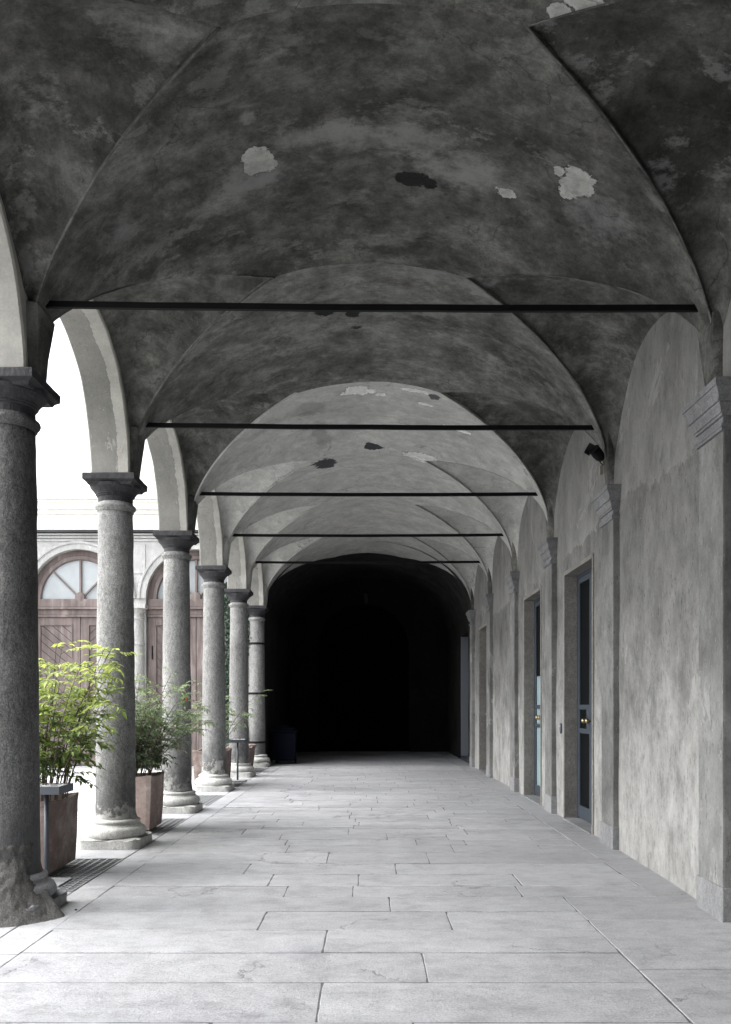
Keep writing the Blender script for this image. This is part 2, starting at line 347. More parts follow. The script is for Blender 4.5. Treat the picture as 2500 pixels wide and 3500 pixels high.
def floor_mat(name='granite_paving', mul=1.0):
    N = NT(name); at = N.n('ShaderNodeAttribute'); at.attribute_name = 'tone'
    big = N.noise(.55, 5, .6, co=N.raw); med = N.noise(4.5, 10, .76, co=N.raw, stretch=(1, 1.5, 1)); fine = N.noise(70, 4, .75, co=N.raw)
    col = N.ramp(big, [(.3, tuple(mul * q for q in (.40, .408, .432))), (.7, tuple(mul * q for q in (.52, .527, .550)))])
    col = N.mix(1., col, N.ramp(at.outputs['Fac'], [(0., .86), (1., 1.06)]), 'MULTIPLY')
    col = N.mix(.8, col, N.ramp(med, [(.34, .66), (.5, 1.), (.66, 1.16)]), 'MULTIPLY')
    col = N.mix(.6, col, N.ramp(fine, [(.34, .6), (.5, 1.), (.68, 1.3)]), 'MULTIPLY')
    sp = N.noise(1.3, 6, .7, co=N.raw); col = N.mix(N.math('MULTIPLY', N.ramp(sp, [(.58, 0.), (.68, 1.)]), .40), col, (.20, .20, .22))
    ps = N.noise(12, 6, .75, co=N.raw); col = N.mix(N.math('MULTIPLY', N.ramp(ps, [(.62, 0.), (.68, 1.)]), .4), col, (.16, .16, .17))
    vo = N.n('ShaderNodeTexVoronoi', feature='DISTANCE_TO_EDGE'); vo.inputs['Scale'].default_value = .8
    wv = N.n('ShaderNodeVectorMath', operation='ADD'); N.l(N.raw, wv.inputs[0]); nn = N.n('ShaderNodeTexNoise'); nn.inputs['Scale'].default_value = 1.6; nn.inputs['Detail'].default_value = 8; nn.inputs['Roughness'].default_value = .65
    N.l(N.raw, nn.inputs['Vector']); N.l(nn.outputs['Color'], wv.inputs[1]); N.l(wv.outputs[0], vo.inputs['Vector'])
    cr = N.math('MULTIPLY', N.ramp(vo.outputs['Distance'], [(0., 1.), (.008, 0.)]), N.ramp(N.noise(.8, 3, .5, co=N.raw), [(.54, 0.), (.58, 1.)]))
    col = N.mix(N.math('MULTIPLY', cr, .75), col, .07)
    chip = N.noise(2.6, 10, .8, co=N.raw, stretch=(1, 1.4, 1)); col = N.mix(.55, col, N.ramp(chip, [(.38, .72), (.5, 1.), (.62, 1.1)]), 'MULTIPLY')
    b = N.bump(N.math('SUBTRACT', N.math('ADD', med, chip), cr), .6, .03); N.bump(fine, .5, .008, b)
    return N.fin(col, N.ramp(med, [(.3, .40), (.7, .65)]), spec=.5)
M_FLOOR = floor_mat(mul=.80)
M_JOINT = simple('joint_dirt', (.10, .10, .104), .95, 0, .5, 20)
def gravel():
    N = NT('pale_pebbles'); v = N.n('ShaderNodeTexVoronoi'); v.inputs['Scale'].default_value = 17; N.l(N.raw, v.inputs['Vector'])
    c = N.ramp(v.outputs['Color'], [(0., .60), (1., .85)]); c = N.mix(1., c, N.ramp(v.outputs['Distance'], [(.25, 1.), (.6, .5)]), 'MULTIPLY')
    iv = N.math('SUBTRACT', 1., v.outputs['Distance']); N.bump(iv, .8, .03); return N.fin(c, .8)
M_GRAV = gravel()
def leaf_mat(name, cols, tr=.45):
    N = NT(name); at = N.n('ShaderNodeAttribute'); at.attribute_name = 'tone'
    c = N.ramp(at.outputs['Fac'], cols); N.fin(c, .42, spec=.4)
    t = N.n('ShaderNodeBsdfTranslucent'); N.l(N.mix(1., c, (1.25, 1.35, .8), 'MULTIPLY'), t.inputs[0]); m = N.n('ShaderNodeMixShader'); m.inputs[0].default_value = tr
    N.l(N.b.outputs[0], m.inputs[1]); N.l(t.outputs[0], m.inputs[2]); N.l(m.outputs[0], N.out.inputs[0]); return N.m
M_LEAF1 = leaf_mat('yellow_green_leaf', [(0., (.035, .060, .026)), (.4, (.085, .135, .045)), (.7, (.26, .31, .10)), (1., (.46, .50, .18))])
M_LEAF2 = leaf_mat('grey_green_leaf', [(0., (.045, .065, .045)), (.5, (.13, .175, .12)), (.9, (.28, .33, .24)), (1., (.38, .08, .05))])
M_IVY = leaf_mat('dark_ivy_leaf', [(0., (.012, .028, .018)), (.6, (.035, .065, .042)), (1., (.09, .14, .10))], .2)
M_STEM = simple('brown_stem_bark', (.075, .055, .038), .8)

def set_tone(o, vals_per_face):
    a = o.data.attributes.new('tone', 'FLOAT', 'FACE'); a.data.foreach_set('value', vals_per_face)

# ================================================================== THE SETTING
# ---- ground: one wide sheet of courtyard pebbles
bm = bmesh.new()
for q in ((-400, -3.35, -400, 400), (3.5, 400, -400, 400), (-3.35, 3.5, -400, -10.5), (-3.35, 3.5, 28.6, 400)): box(bm, *q, -.6, -.045)
g = obj('courtyard_ground', bm, M_GRAV); tag(g, kind='structure')
bm = bmesh.new(); box(bm, -2.455, 3.5, -10.5, 28.6, -.5, -.0045); yy_ = -10.5
for k in range(-1, 5): box(bm, -3.35, -2.455, yy_, Yk(k) + .675, -.5, -.0045); yy_ = Yk(k) + 2.155
box(bm, -3.35, -2.455, yy_, 28.6, -.5, -.0045)
tag(obj('paving_bed', bm, M_JOINT), kind='structure')

# ---- paving slabs
V, Fc, T = [], [], []
def slab(x0, x1, y0, y1, gap=.005, jit=.004, zoff=None):
    jit *= 1.0; x0 += gap * .2; x1 -= gap * .2; y0 += gap * .95; y1 -= gap * .95
    if x1 - x0 < .02 or y1 - y0 < .02: return
    tone = random.random() * (.6 if x0 > 1.59 else 1); z = random.uniform(-.002, .002) if zoff is None else zoff
    sx, sy = random.uniform(-.0012, .0012), random.uniform(-.0012, .0012)
    pts = []
    def edge(a, b):
        n = max(2, int((Vector(b) - Vector(a)).length / .09))
        for i in range(n):
            t = i / n; p = Vector(a).lerp(Vector(b), t)
            j = noise.noise(Vector((p.x * 9, p.y * 9, tone * 50))) * jit * 1.6 + noise.noise(Vector((p.x * 2.1, p.y * 2.1, tone * 20))) * jit
            if i == 0: p += (Vector(((x0 + x1) / 2, (y0 + y1) / 2)) - p).normalized() * random.uniform(.001, .010)
            d = (Vector(b) - Vector(a)).normalized(); p += Vector((-d.y, d.x)) * (abs(j))
            pts.append(p)
    edge((x0, y0), (x1, y0)); edge((x1, y0), (x1, y1)); edge((x1, y1), (x0, y1)); edge((x0, y1), (x0, y0))
    cx, cy = (x0 + x1) / 2, (y0 + y1) / 2; c = Vector((cx, cy)); n = len(pts); b = len(V)
    for ins, zz in ((0, -.03), (0, -.0035), (.0035, -.0005)):
        for p in pts:
            q = p + (c - p).normalized() * ins
            V.append((q.x, q.y, z + zz + sx * (q.x - cx) + sy * (q.y - cy)))
    for r in range(2):
        for i in range(n):
            j = (i + 1) % n; Fc.append((b + r * n + i, b + r * n + j, b + (r + 1) * n + j, b + (r + 1) * n + i)); T.append(tone)
    Fc.append(tuple(b + 2 * n + i for i in range(n))); T.append(tone)
rows = [-10.4, -9.9, -9.3, -8.8, -8.2, -7.7, -7.1, -6.6, -6, -5.4, -4.8, -4.3, -3.7, -3.1, -2.5, -2, -1.5, -1, -.45, .1, .6, 1.15, 1.7, 2.3, 2.85, 3.45, 4.09, 4.68, 5.24, 5.77, 6.29, 6.77, 7.18, 7.68, 8.19, 8.80, 9.28, 9.64, 10.05, 10.49, 10.8, 11.12, 11.42, 11.8]
known = {4.09: [-.245], 4.68: [.35], 5.24: [-.27], 5.77: [-.75, .6], 6.29: [.185], 6.77: [-.67, -.11, 1.28], 7.18: [-.85, -.07, 1.35], 7.68: [-1.13, .28], 8.19: [-.39, .63]}
while rows[-1] < 27.6: rows.append(rows[-1] + random.uniform(.24, .42))
rows.append(28.4)
for y0, y1 in zip(rows, rows[1:]):
    xr = 1.6 if y1 < 6.8 else 2.36
    xr += random.uniform(-.008, .008)
    if y0 in known: cuts = known[y0]
    else:
        cuts = []; x = -2.17 + random.uniform(.5, 1.5)
        while x < xr - .35:
            cuts.append(x); x += random.uniform(.55, 1.5) if y0 > 9 else random.uniform(.9, 1.9)
    xs = [-2.17 - random.uniform(0, .01)] + cuts + [xr]
    for a, b in zip(xs, xs[1:]):
        if y0 > 8.5 and random.random() < .22 and y1 - y0 > .3:
            m = y0 + (y1 - y0) * random.uniform(.4, .6); slab(a, b, y0, m, random.uniform(.003, .007)); slab(a, b, m, y1)
        else: slab(a, b, y0, y1, random.uniform(.003, .006), .006 if y0 > 6.3 else .0045)
for a, b in zip([-10.4, -8.2, -6, -4.1, -2.2, -.4, 1.5, 3.2, 4.9, 6.04], [-8.2, -6, -4.1, -2.2, -.4, 1.5, 3.2, 4.9, 6.04, 6.79]): slab(1.602, 3.0, a, b, .004)
y = 6.79
while y < 28:
    y2 = min(28.4, y + random.uniform(.9, 1.9)); slab(2.362, 3.0, y, y2, .004); y = y2
y = -10.4
while y < 28:
    y2 = min(28.4, y + random.uniform(.9, 1.7)); slab(-2.445, -2.172, y, y2, .004, .007); y = y2
for k in range(-5, 6):           # stones under the columns, between the grates
    slab(-3.2, -2.45, Yk(k) - .83, Yk(k) - .02, .004, .008); slab(-3.2, -2.45, Yk(k) - .02, Yk(k) + .66, .004, .008)
y = 21.97
while y < 28: slab(-3.2, -2.45, y, y + 1.4); y += 1.4
fl = obj('stone_floor', (V, Fc), M_FLOOR); set_tone(fl, T); tag(fl, kind='structure')
# threshold kerb between paving and pebbles
bm = bmesh.new(); box(bm, -3.34, -3.205, -10.5, 21.2, -.3, .0, .006); tag(obj('kerb', bm, M_BASE), kind='structure')

# ---- vault
def XLg(u): return (VC - VA) + u ** 1.13 * 1.755
def XRg(u): return (VC + VA) - u ** 1.13 * 1.755
def wav(p, s=1.0): return (nz(p, .8, 3) * .028 + nz(p, 2.3, 9) * .009) * s
ceil = thing('vaulted_ceiling', 'plastered barrel vault with pointed side lunettes, sooty grey near and paler beyond', 'ceiling')
def barrel(k, mat):
    yc = Yk(k); V, Fc = [], []; nt_, nx = (40 if k < 5 else 22), 48
    for i in range(nt_ + 1):
        t = -1.5 + 3 * i / nt_; u = abs(t) / 1.5
        a, b = XLg(u), XRg(u)
        ta = math.acos(max(-1, min(1, (a - VC) / VA))); tb = math.acos(max(-1, min(1, (b - VC) / VA)))
        for jj in range(-1, nx + 2):
            j = max(0, min(nx, jj)); lip = .045 if jj in (-1, nx + 1) else 0
            th = ta + (tb - ta) * j / nx; X = VC + VA * math.cos(th); Z = vz(X)
            edge = math.sin(math.pi * j / nx)
            Z += .06 * (1 - u * u) * edge
            p = (X, yc + t, Z); q = wav(p, min(1, edge * 2))
            V.append((X - q * math.cos(th) * .6, yc + t, Z + q * math.sin(th) + lip - (0 if lip else .012 * (1 - edge) ** 6)))
    for i in range(nt_):
        for j in range(nx + 2):
            a = i * (nx + 3) + j; Fc.append((a, a + 1, a + nx + 4, a + nx + 3))
    o = obj('barrel_vault', (settle_vault(V), Fc), mat, ceil, True); return o
def wallX(Y): return 2.74 * (1 - .036 * near(Y))
def lunette(k, side, mat):
    ym = Yk(k) + 1.5; V, Fc = [], []; n, m = 56, 16
    for i in range(n + 1):
        ph = math.pi * i / n; c, s = math.cos(ph), math.sin(ph); u = 1 - abs(c)
        if side < 0: Fp = Vector((-2.59 * sX(ym - 1.36 * c) / sXv(ym - 1.36 * c), ym - 1.36 * c, 4.08 + 1.30 * s)); G = Vector((XLg(u), ym - 1.5 * c, 0))
        else:
            Fp = Vector((0, ym - 1.31 * c, 3.98 + 1.17 * s)); Fp.x = (wallX(Fp.y) + .02) / sXv(Fp.y); G = Vector((XRg(u), ym - 1.5 * c, 0))
        G.z = vz(G.x) + .028
        for j in range(m + 1):
            t = j / m; p = Fp.lerp(G, t); p.z += .15 * math.sin(math.pi * t ** .8) * min(1, s * 1.6)
            q = wav(p[:], math.sin(math.pi * t)); V.append((p.x, p.y, p.z + q))
    for i in range(n):
        for j in range(m):
            a = i * (m + 1) + j; f = (a, a + 1, a + m + 2, a + m + 1); Fc.append(f if side > 0 else f[::-1])
    return obj('lunette', (settle_vault(V), Fc), mat, ceil, True)
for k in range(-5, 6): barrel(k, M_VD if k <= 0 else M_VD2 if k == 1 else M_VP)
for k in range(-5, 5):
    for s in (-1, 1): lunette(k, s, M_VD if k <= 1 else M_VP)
# feet of the vault on the columns, and the plaster arris along every groin
for k in range(-3, 6):
    y = Yk(k); bm = bmesh.new()
    def wedge(bm, xw, xf0, xf1, z0, z1, a, hw0, hw1, wb=.215):
        rings = []
        for i in range(9):
            t = i / 8; z = z0 + (z1 - z0) * t; xf = xf0 + (xf1 - xf0) * t; hw = hw0 + (hw1 - hw0) * t; xm = xw + (xf - xw) * .6
            rings.append([bm.verts.new((q[0] * a, y + q[1] + nz((q[0], q[1], z), 4) * .004, z * sZ(y))) for q in ((xw, -wb), (xm, -(hw * .45 + wb * .55)), (xf, -hw), (xf, hw), (xm, hw * .45 + wb * .55), (xw, wb))])
        for p, q in zip(rings, rings[1:]):
            for i in range(6): j = (i + 1) % 6; bm.faces.new((p[i], p[j], q[j], q[i]))
        bm.faces.new(rings[-1]); bm.faces.new(rings[0][::-1])
    wedge(bm, -2.60, -2.545, -2.505, 4.07, 4.60, sX(y), .05, .17)
    obj('vault_foot', bm, M_VD if k <= 2 else M_VP, ceil)
    for sd_ in (-1, 1):
        for dr in (-1, 1):
            if k == 5 and dr > 0: continue
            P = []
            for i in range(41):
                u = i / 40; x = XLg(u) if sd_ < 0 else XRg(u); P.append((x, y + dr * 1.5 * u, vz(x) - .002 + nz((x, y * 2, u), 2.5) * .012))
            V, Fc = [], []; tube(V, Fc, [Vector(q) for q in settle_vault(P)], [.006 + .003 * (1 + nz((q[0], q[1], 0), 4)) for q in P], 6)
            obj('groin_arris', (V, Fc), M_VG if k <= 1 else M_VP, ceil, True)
# impost blocks where the vault meets the wall pilasters
bm = bmesh.new()
for k in range(-5, 6):
    y = Yk(k); wedge(bm, 2.745, 2.70, 2.655, 3.90, 4.55, sX(y), .05, .15, .16)
obj('impost', bm, M_VD, ceil)
# ---- unseen roof slab over the portico, added to block sky light
rf = obj('roof_light_block', BB(-3.1, 3.4, -10.4, 28.7, 7.3, 7.6), M_FAC)
tag(rf, 'unseen flat roof slab added above the vault to block sky light', 'roof')

# ---- arcade wall standing on the columns
arc = thing('arcade_wall', 'plastered wall of round arches carried on the granite columns along the courtyard', 'wall')
def arcade_bay(k):
    ym = Yk(k) + 1.5; r = 1.275; x0, x1 = -3.01, -2.585; n = 48; V, Fc = [], []
    y0, y1 = ym - 1.5, ym + 1.5; zt = 7.3
    def ring(x, rr):
        out = []
        for i in range(n + 1):
            ph = math.pi * i / n; q = nz((x, ym + 1.3 * math.cos(ph), math.sin(ph)), 2.5, 4) * .012
            out.append((x + nz((ph * 3, k, x), 1.6, 2) * .006, ym - (rr + q) * math.cos(ph), 4.08 + (rr + q) * math.sin(ph)))
        return out
    # cross-section stations through the thickness with soft arris at both edges
    st = [(x0, r + .015), (x0 + .015, r)] + [(x0 + .015 + (x1 - x0 - .03) * q / 6, r) for q in range(1, 6)] + [(x1 - .015, r), (x1, r + .015)]
    for x, rr in st: V += ring(x, rr)
    m = n + 1
    for a in range(len(st) - 1):
        for i in range(n): Fc.append((a * m + i, a * m + i + 1, (a + 1) * m + i + 1, (a + 1) * m + i))
    for a, x, fl_ in ((0, x0, 0), (len(st) - 1, x1, 1)):   # faces of the wall
        base = len(V)
        for i in range(n + 1):
            ph = math.pi * i / n; c, s = -math.cos(ph), math.sin(ph)
            k_ = min(1.5 / abs(c) if abs(c) > 1e-6 else 9e9, (zt - 4.08) / s if s > 1e-6 else 9e9)
            V.append((x, ym + c * k_, 4.08 + s * k_))
        V.append((x, y0, zt)); V.append((x, y1, zt))
        for i in range(n):
            p, q = V[base + i], V[base + i + 1]
            f = (a * m + i, a * m + i + 1, base + i + 1, base + i)
            if abs(p[1] - y0) < 1e-4 and abs(q[2] - zt) < 1e-4 and q[1] > y0 + 1e-4: f = (a * m + i, a * m + i + 1, base + i + 1, base + n + 1, base + i)
            if abs(q[1] - y1) < 1e-4 and abs(p[2] - zt) < 1e-4 and p[1] < y1 - 1e-4: f = (a * m + i, a * m + i + 1, base + i + 1, base + n + 2, base + i)
            Fc.append(f if fl_ else f[::-1])
    # small underside resting on the abacus
    for sgn in (0, n):
        a, b = sgn, (len(st) - 1) * m + sgn; yy = y0 if sgn == 0 else y1; b0 = len(V)
        V.extend([(x0, yy, 4.08), (x1, yy, 4.08)]); Fc.append((a, b, b0 + 1, b0))
    o = obj('arch', (settle(V), Fc), M_ARCH, arc); 
    return o
for k in range(-5, 5): arcade_bay(k)

obj('added_shade_wall', BB(-3.05, -2.95, -10.2, .30, -.02, 7.3), M_WALL, arc)  # unseen wall behind the viewer, added to darken the column fronts
# ---- wall along the right side: grid with openings
doors_open = [(10.07, 11.47, 3.34), (13.04, 14.39, 3.37), (18.86, 20.1, 3.38), (22.3, 24.3, 3.55)]
side = thing('side_wall', 'long weathered grey plaster wall with pilasters and recessed doors facing the columns', 'wall')
def grid_wall(y0, y1, z0, z1, step, openings):
    ys = {y0, y1}; zs = {z0, z1}
    for o in openings:
        for q in o[:2]:
            if y0 < q < y1: ys.add(q)
        if z0 < o[2] < z1: zs.add(o[2])
    def fill(s):
        s = sorted(s); out = []
        for a, b in zip(s, s[1:]):
            n = max(1, round((b - a) / step)); out += [a + (b - a) * i / n for i in range(n)]
        return out + [s[-1]]
    ys, zs = fill(ys), fill(zs); V, Fc = [], []
    for yv in ys:
        for zv in zs:
            V.append((wallX(yv) + nz((0, yv, zv), .9, 1) * .018 + nz((3, yv, zv), 3, 1) * .005, yv, zv))
    m = len(zs)
    for i in range(len(ys) - 1):
        for j in range(m - 1):
            cy, cz = (ys[i] + ys[i + 1]) / 2, (zs[j] + zs[j + 1]) / 2
            if any(o[0] < cy < o[1] and cz < o[2] for o in openings): continue
            a = i * m + j; Fc.append((a, a + 1, a + m + 1, a + m))
    return V, Fc
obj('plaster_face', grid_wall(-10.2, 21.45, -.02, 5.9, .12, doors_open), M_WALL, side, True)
bm = bmesh.new()      # solid body behind the plaster, and the reveals of the doors
ysol = [-10.2] + [q for o in doors_open[:3] for q in o[:2]] + [21.45]
for a, b in zip(ysol[::2], ysol[1::2]): box(bm, 2.80, 3.3, a, b, -.02, 6.6)
for o in doors_open[:3]: box(bm, 2.80, 3.3, o[0], o[1], o[2], 6.6)
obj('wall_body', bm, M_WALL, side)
bm = bmesh.new()
for o in doors_open[:3]:
    x0, x1 = 2.725, 3.28
    box(bm, x0, x1, o[1] - .004, o[1] + .05, -.02, o[2] + .05, .006); box(bm, x0, x1, o[0] - .05, o[0] + .004, -.02, o[2] + .05, .006); box(bm, x0, x1, o[0] + .004, o[1] - .004, o[2] - .004, o[2] + .05, .004)
obj('door_reveal', bm, M_REV, side)
bm = bmesh.new()
for o in doors_open[:3]: box(bm, 2.70, 3.28, o[0] - .02, o[1] + .02, -.02, .012, .004)
obj('threshold', bm, M_PLIN, side)

# ---- pilasters
def profile_capital(bm, wx, yc, hw, z0, prof):
    """moulding that runs round the three free sides; prof = [(projection, z)]"""
    rings = []
    for (p, z) in prof:
        rings.append([bm.verts.new(q) for q in ((wx + .03, yc - hw - p, z), (wx - .072 - p, yc - hw - p, z), (wx - .072 - p, yc + hw + p, z), (wx + .03, yc + hw + p, z))])
    for a, b in zip(rings, rings[1:]):
        for i in range(3): bm.faces.new((a[i], b[i], b[i + 1], a[i + 1]))
    bm.faces.new(rings[-1]); bm.faces.new(rings[0][::-1])
CAPR = [(0, 3.60), (.026, 3.602), (.026, 3.622), (.034, 3.624), (.034, 3.645), (.004, 3.648), (.004, 3.700), (.026, 3.702), (.026, 3.722), (.040, 3.724), (.048, 3.750), (.066, 3.780), (.066, 3.796), (.084, 3.798), (.084, 3.838), (.096, 3.860), (.116, 3.885), (.116, 3.898), (.130, 3.900), (.130, 3.950), (.118, 3.955)]
for k in range(-5, 6):
    yc = Yk(k) - .09; wx = wallX(yc); hw = .225; dz = {0: -.07, 1: -.035}.get(k, 0)
    bm = bmesh.new(); box(bm, wx - .072, wx + .03, yc - hw, yc + hw, .24, 3.605 + dz)
    es = [e for e in bm.edges if abs(e.verts[0].co.z - e.verts[1].co.z) > 2]
    bmesh.ops.bevel(bm, geom=es, offset=.006, segments=2, affect='EDGES')
    bmesh.ops.subdivide_edges(bm, edges=[e for e in bm.edges if e.calc_length() > 2], cuts=40)
    for v in bm.verts:
        v.co.x += nz(v.co, 3, k) * .004; v.co.y += nz(v.co, 2.5, k + 7) * .004
    pl = obj('pilaster', bm, M_PIL, side)
    bm = bmesh.new(); box(bm, wx - .084, wx + .02, yc - hw - .018, yc + hw + .018, -.02, .245, .008); roughen(bm, .003, 6, k); obj('plinth', bm, M_PLIN, pl)
    bm = bmesh.new(); profile_capital(bm, wx, yc, hw, 0, [(p * .72, z + dz) for p, z in CAPR]); obj('capital', bm, M_CAPR, pl)

# ---- doors in the side wall
def glazed_door(o, frosted):
    y0, y1, zt = o; root = obj('door', BB(2.955, 3.0, y0 + .006, y0 + .05, .014, zt - .006), M_DOOR, side)   # jamb
    ym = (y0 + y1) / 2; X0, X1 = 2.905, 2.95
    fr = bmesh.new(); box(fr, 2.90, 2.96, y0 + .006, y0 + .045, .0141, zt - .006, .003); box(fr, 2.90, 2.96, y1 - .045, y1 - .006, .0141, zt - .006, .003); box(fr, 2.90, 2.96, y0 + .045, y1 - .045, zt - .05, zt - .006, .003)
    obj('frame', fr, M_DOOR, root)
    for s, (a, b) in enumerate(((y0 + .048, ym - .004), (ym + .004, y1 - .048))):
        lf = bmesh.new(); st = .075
        for (p, q, r, t) in ((a, a + st, .03, zt - .055), (b - st, b, .03, zt - .055), (a + st, b - st, .03, .20), (a + st, b - st, 1.18, 1.245), (a + st, b - st, 1.50, 1.565), (a + st, b - st, zt - .13, zt - .055)):
            box(lf, X0, X1, p, q, r, t, .004)
        # lock plate stile beside the middle pane
        if s == 1: box(lf, X0 + .004, X1, a + st, a + st + .16, 1.2455, 1.4995, .003)
        else: box(lf, X0 + .004, X1, b - st - .16, b - st, 1.2455, 1.4995, .003)
        lv = obj('door_leaf', lf, M_DOOR, root)
        gl = [(.20, 1.18), (1.2455, 1.4995), (1.565, zt - .13)]
        for i, (r, t) in enumerate(gl):
            if frosted and i == 2:
                obj('glass_pane', BB(2.925, 2.935, a + st, b - st, r, 2.05), M_GLF, root); obj('glass_pane', BB(2.925, 2.935, a + st, b - st, 2.05, t), M_GLD, root)
            else: obj('glass_pane', BB(2.925, 2.935, a + st, b - st, r, t), M_GLF if frosted else M_GLD, root)
        yk = (a + .085) if s == 1 else (b - .085)
        kb = bmesh.new(); prof = [(.0, 0), (.026, .0), (.026, .008), (.011, .012), (.010, .035), (.018, .042), (.031, .054), (.036, .07), (.033, .086), (.020, .098), (.0001, .101)]
        lathe(kb, [(max(r, .0001), z) for r, z in prof], 20, cap=False)
        bmesh.ops.rotate(kb, verts=kb.verts, cent=(0, 0, 0), matrix=Matrix.Rotation(R(-90), 3, 'Y')); bmesh.ops.translate(kb, verts=kb.verts, vec=(X0, yk, 1.355))
        obj('knob', kb, M_BRASS, root, True)
    return root
glazed_door(doors_open[0], False)['label'] = 'slate blue double door with black glass'
glazed_door(doors_open[1], True)['label'] = 'slate blue double door with pale frosted lower glass'
glazed_door(doors_open[2], False)['label'] = 'farthest slate blue door, deep in its reveal'
# dark room behind the glass
obj('room_shell', BB(3.05, 3.25, 9.9, 20.3, -.02, 3.5), M_VOID, side)

# ---- end of the portico: walls of the dark passage
ps = thing('passage_wall', 'unlit plaster walls closing the dark passage at the far end', 'wall')
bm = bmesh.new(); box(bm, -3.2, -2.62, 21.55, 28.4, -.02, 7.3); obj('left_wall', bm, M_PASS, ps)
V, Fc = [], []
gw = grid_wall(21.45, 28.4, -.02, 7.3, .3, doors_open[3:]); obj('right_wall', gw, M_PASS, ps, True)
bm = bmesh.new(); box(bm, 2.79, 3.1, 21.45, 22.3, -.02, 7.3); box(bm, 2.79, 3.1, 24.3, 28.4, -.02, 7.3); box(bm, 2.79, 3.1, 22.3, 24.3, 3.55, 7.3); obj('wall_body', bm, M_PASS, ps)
obj('added_rear_wall', BB(-3.2, 3.3, -10.4, -10.2, -.02, 7.3), M_WALL, side)  # unseen end wall, added to cut light from behind the viewer
# end wall with an arched gateway
def arch_wall_xz(cx, half, r, zs, z0, z1, yf, yb, xa=None, xb=None, n=40, inner=True):
    """wall in the XZ plane with a round-headed opening; front at yf, back at yb"""
    x0 = cx - half if xa is None else xa; x1 = cx + half if xb is None else xb; V, Fc = [], []
    pts = [(cx - r, z0)] + [(cx - r * math.cos(math.pi * i / n), zs + r * math.sin(math.pi * i / n)) for i in range(n + 1)] + [(cx + r, z0)]
    m = len(pts)
    for y in (yf, yb):
        for (x, z) in pts: V.append((x, y, z))
    for i in range(m - 1): Fc.append((i, i + 1, m + i + 1, m + i))
    for lay, y in ((0, yf), (1, yb)):
        b = len(V); o = lay * m
        V.extend([(x0, y, z0), (x0, y, zs), (x0, y, z1), (x1, y, z0), (x1, y, zs), (x1, y, z1), (cx, y, z1)])
        h = 1 + n // 2; f = []
        f.append((b, b + 1, o + 1, o)); f.append((b + 3, o + m - 1, o + m - 2, b + 4))
        f.append(tuple([b + 1, b + 2, b + 6] + [o + i for i in range(h, 0, -1)])); f.append(tuple([b + 6, b + 5, b + 4] + [o + i for i in range(m - 2, h - 1, -1)]))
        Fc += f if lay == 0 else [q[::-1] for q in f]
    return V, Fc
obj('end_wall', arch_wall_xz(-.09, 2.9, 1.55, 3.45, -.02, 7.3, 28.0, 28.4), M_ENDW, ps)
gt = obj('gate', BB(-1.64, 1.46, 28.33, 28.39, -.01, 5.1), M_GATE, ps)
bm = bmesh.new()
for i in range(2):
    for j in range(4): box(bm, -1.5 + i * 1.5, -.2 + i * 1.5, 28.28, 28.33, .2 + j * 1.15, 1.2 + j * 1.15, .02)
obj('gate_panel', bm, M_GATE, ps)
# passage vault
V, Fc = [], []
for i in range(31):
    yy = 21.42 + (28.4 - 21.42) * i / 30
    for j in range(41):
        th = math.pi * j / 40; V.append((VC + (VA + .05) * math.cos(th), yy, 3.9 + (VB + .32) * math.sin(th) ** 1.05 + .10 * math.sin(math.pi * i / 10) * math.sin(th) ** 2))
for i in range(30):
    for j in range(40): a = i * 41 + j; Fc.append((a, a + 1, a + 42, a + 41))
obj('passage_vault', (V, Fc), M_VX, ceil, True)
# pale side room opening off the passage, open top added for daylight
rm = thing('side_room', 'pale blue-grey lit room seen through the farthest doorway', 'room')
bm = bmesh.new(); box(bm, 3.1, 6.2, 24.3, 24.5, .0, 7.2); box(bm, 6.2, 6.4, 21.8, 24.5, 0, 7.2); box(bm, 3.1, 6.2, 21.8, 22.0, 0, 7.2)
obj('room_wall', bm, M_WHITEROOM, rm); obj('door_reveal', BB(2.76, 3.1, 24.22, 24.31, .0, 3.56), M_WHITEROOM, rm); obj('doorstep', BB(2.76, 6.2, 22.0, 24.3, -.02, .10), M_STEEL, rm)

# ---- building at the far end of the courtyard
fac = thing('courtyard_building', 'pale plastered building with arched gates, half columns and white upper storey across the courtyard', 'building')
YF = 21.45
def wallp(name, x0, x1, y0, y1, z0, z1, mat, bev=0, parent=fac): return obj(name, BB(x0, x1, y0, y1, z0, z1, bev), mat, parent)
for i, cx in enumerate((-4.40, -7.40, -10.40, -13.40)):
    V, Fc = arch_wall_xz(cx, 1.5, 1.27, 4.31, -.05, 5.85, YF, YF + .35, xb=(-2.62 if i == 0 else None)); obj('wall', (V, Fc), M_FAC, fac)
    # archivolt
    V, Fc = [], []; n = 40; pr = [(1.262, 0), (1.262, -.045), (1.31, -.05), (1.40, -.05), (1.41, -.075), (1.455, -.08), (1.47, -.055), (1.475, 0)]
    for j in range(n + 1):
        ph = math.pi * j / n
        for (r, dy) in pr: V.append((cx - r * math.cos(ph), YF + dy, 4.24 + .07 + r * math.sin(ph)))
    m = len(pr)
    for j in range(n):
        for q in range(m - 1): Fc.append((j * m + q, (j + 1) * m + q, (j + 1) * m + q + 1, j * m + q + 1))
    obj('archivolt', (V, Fc), M_FAC, fac)
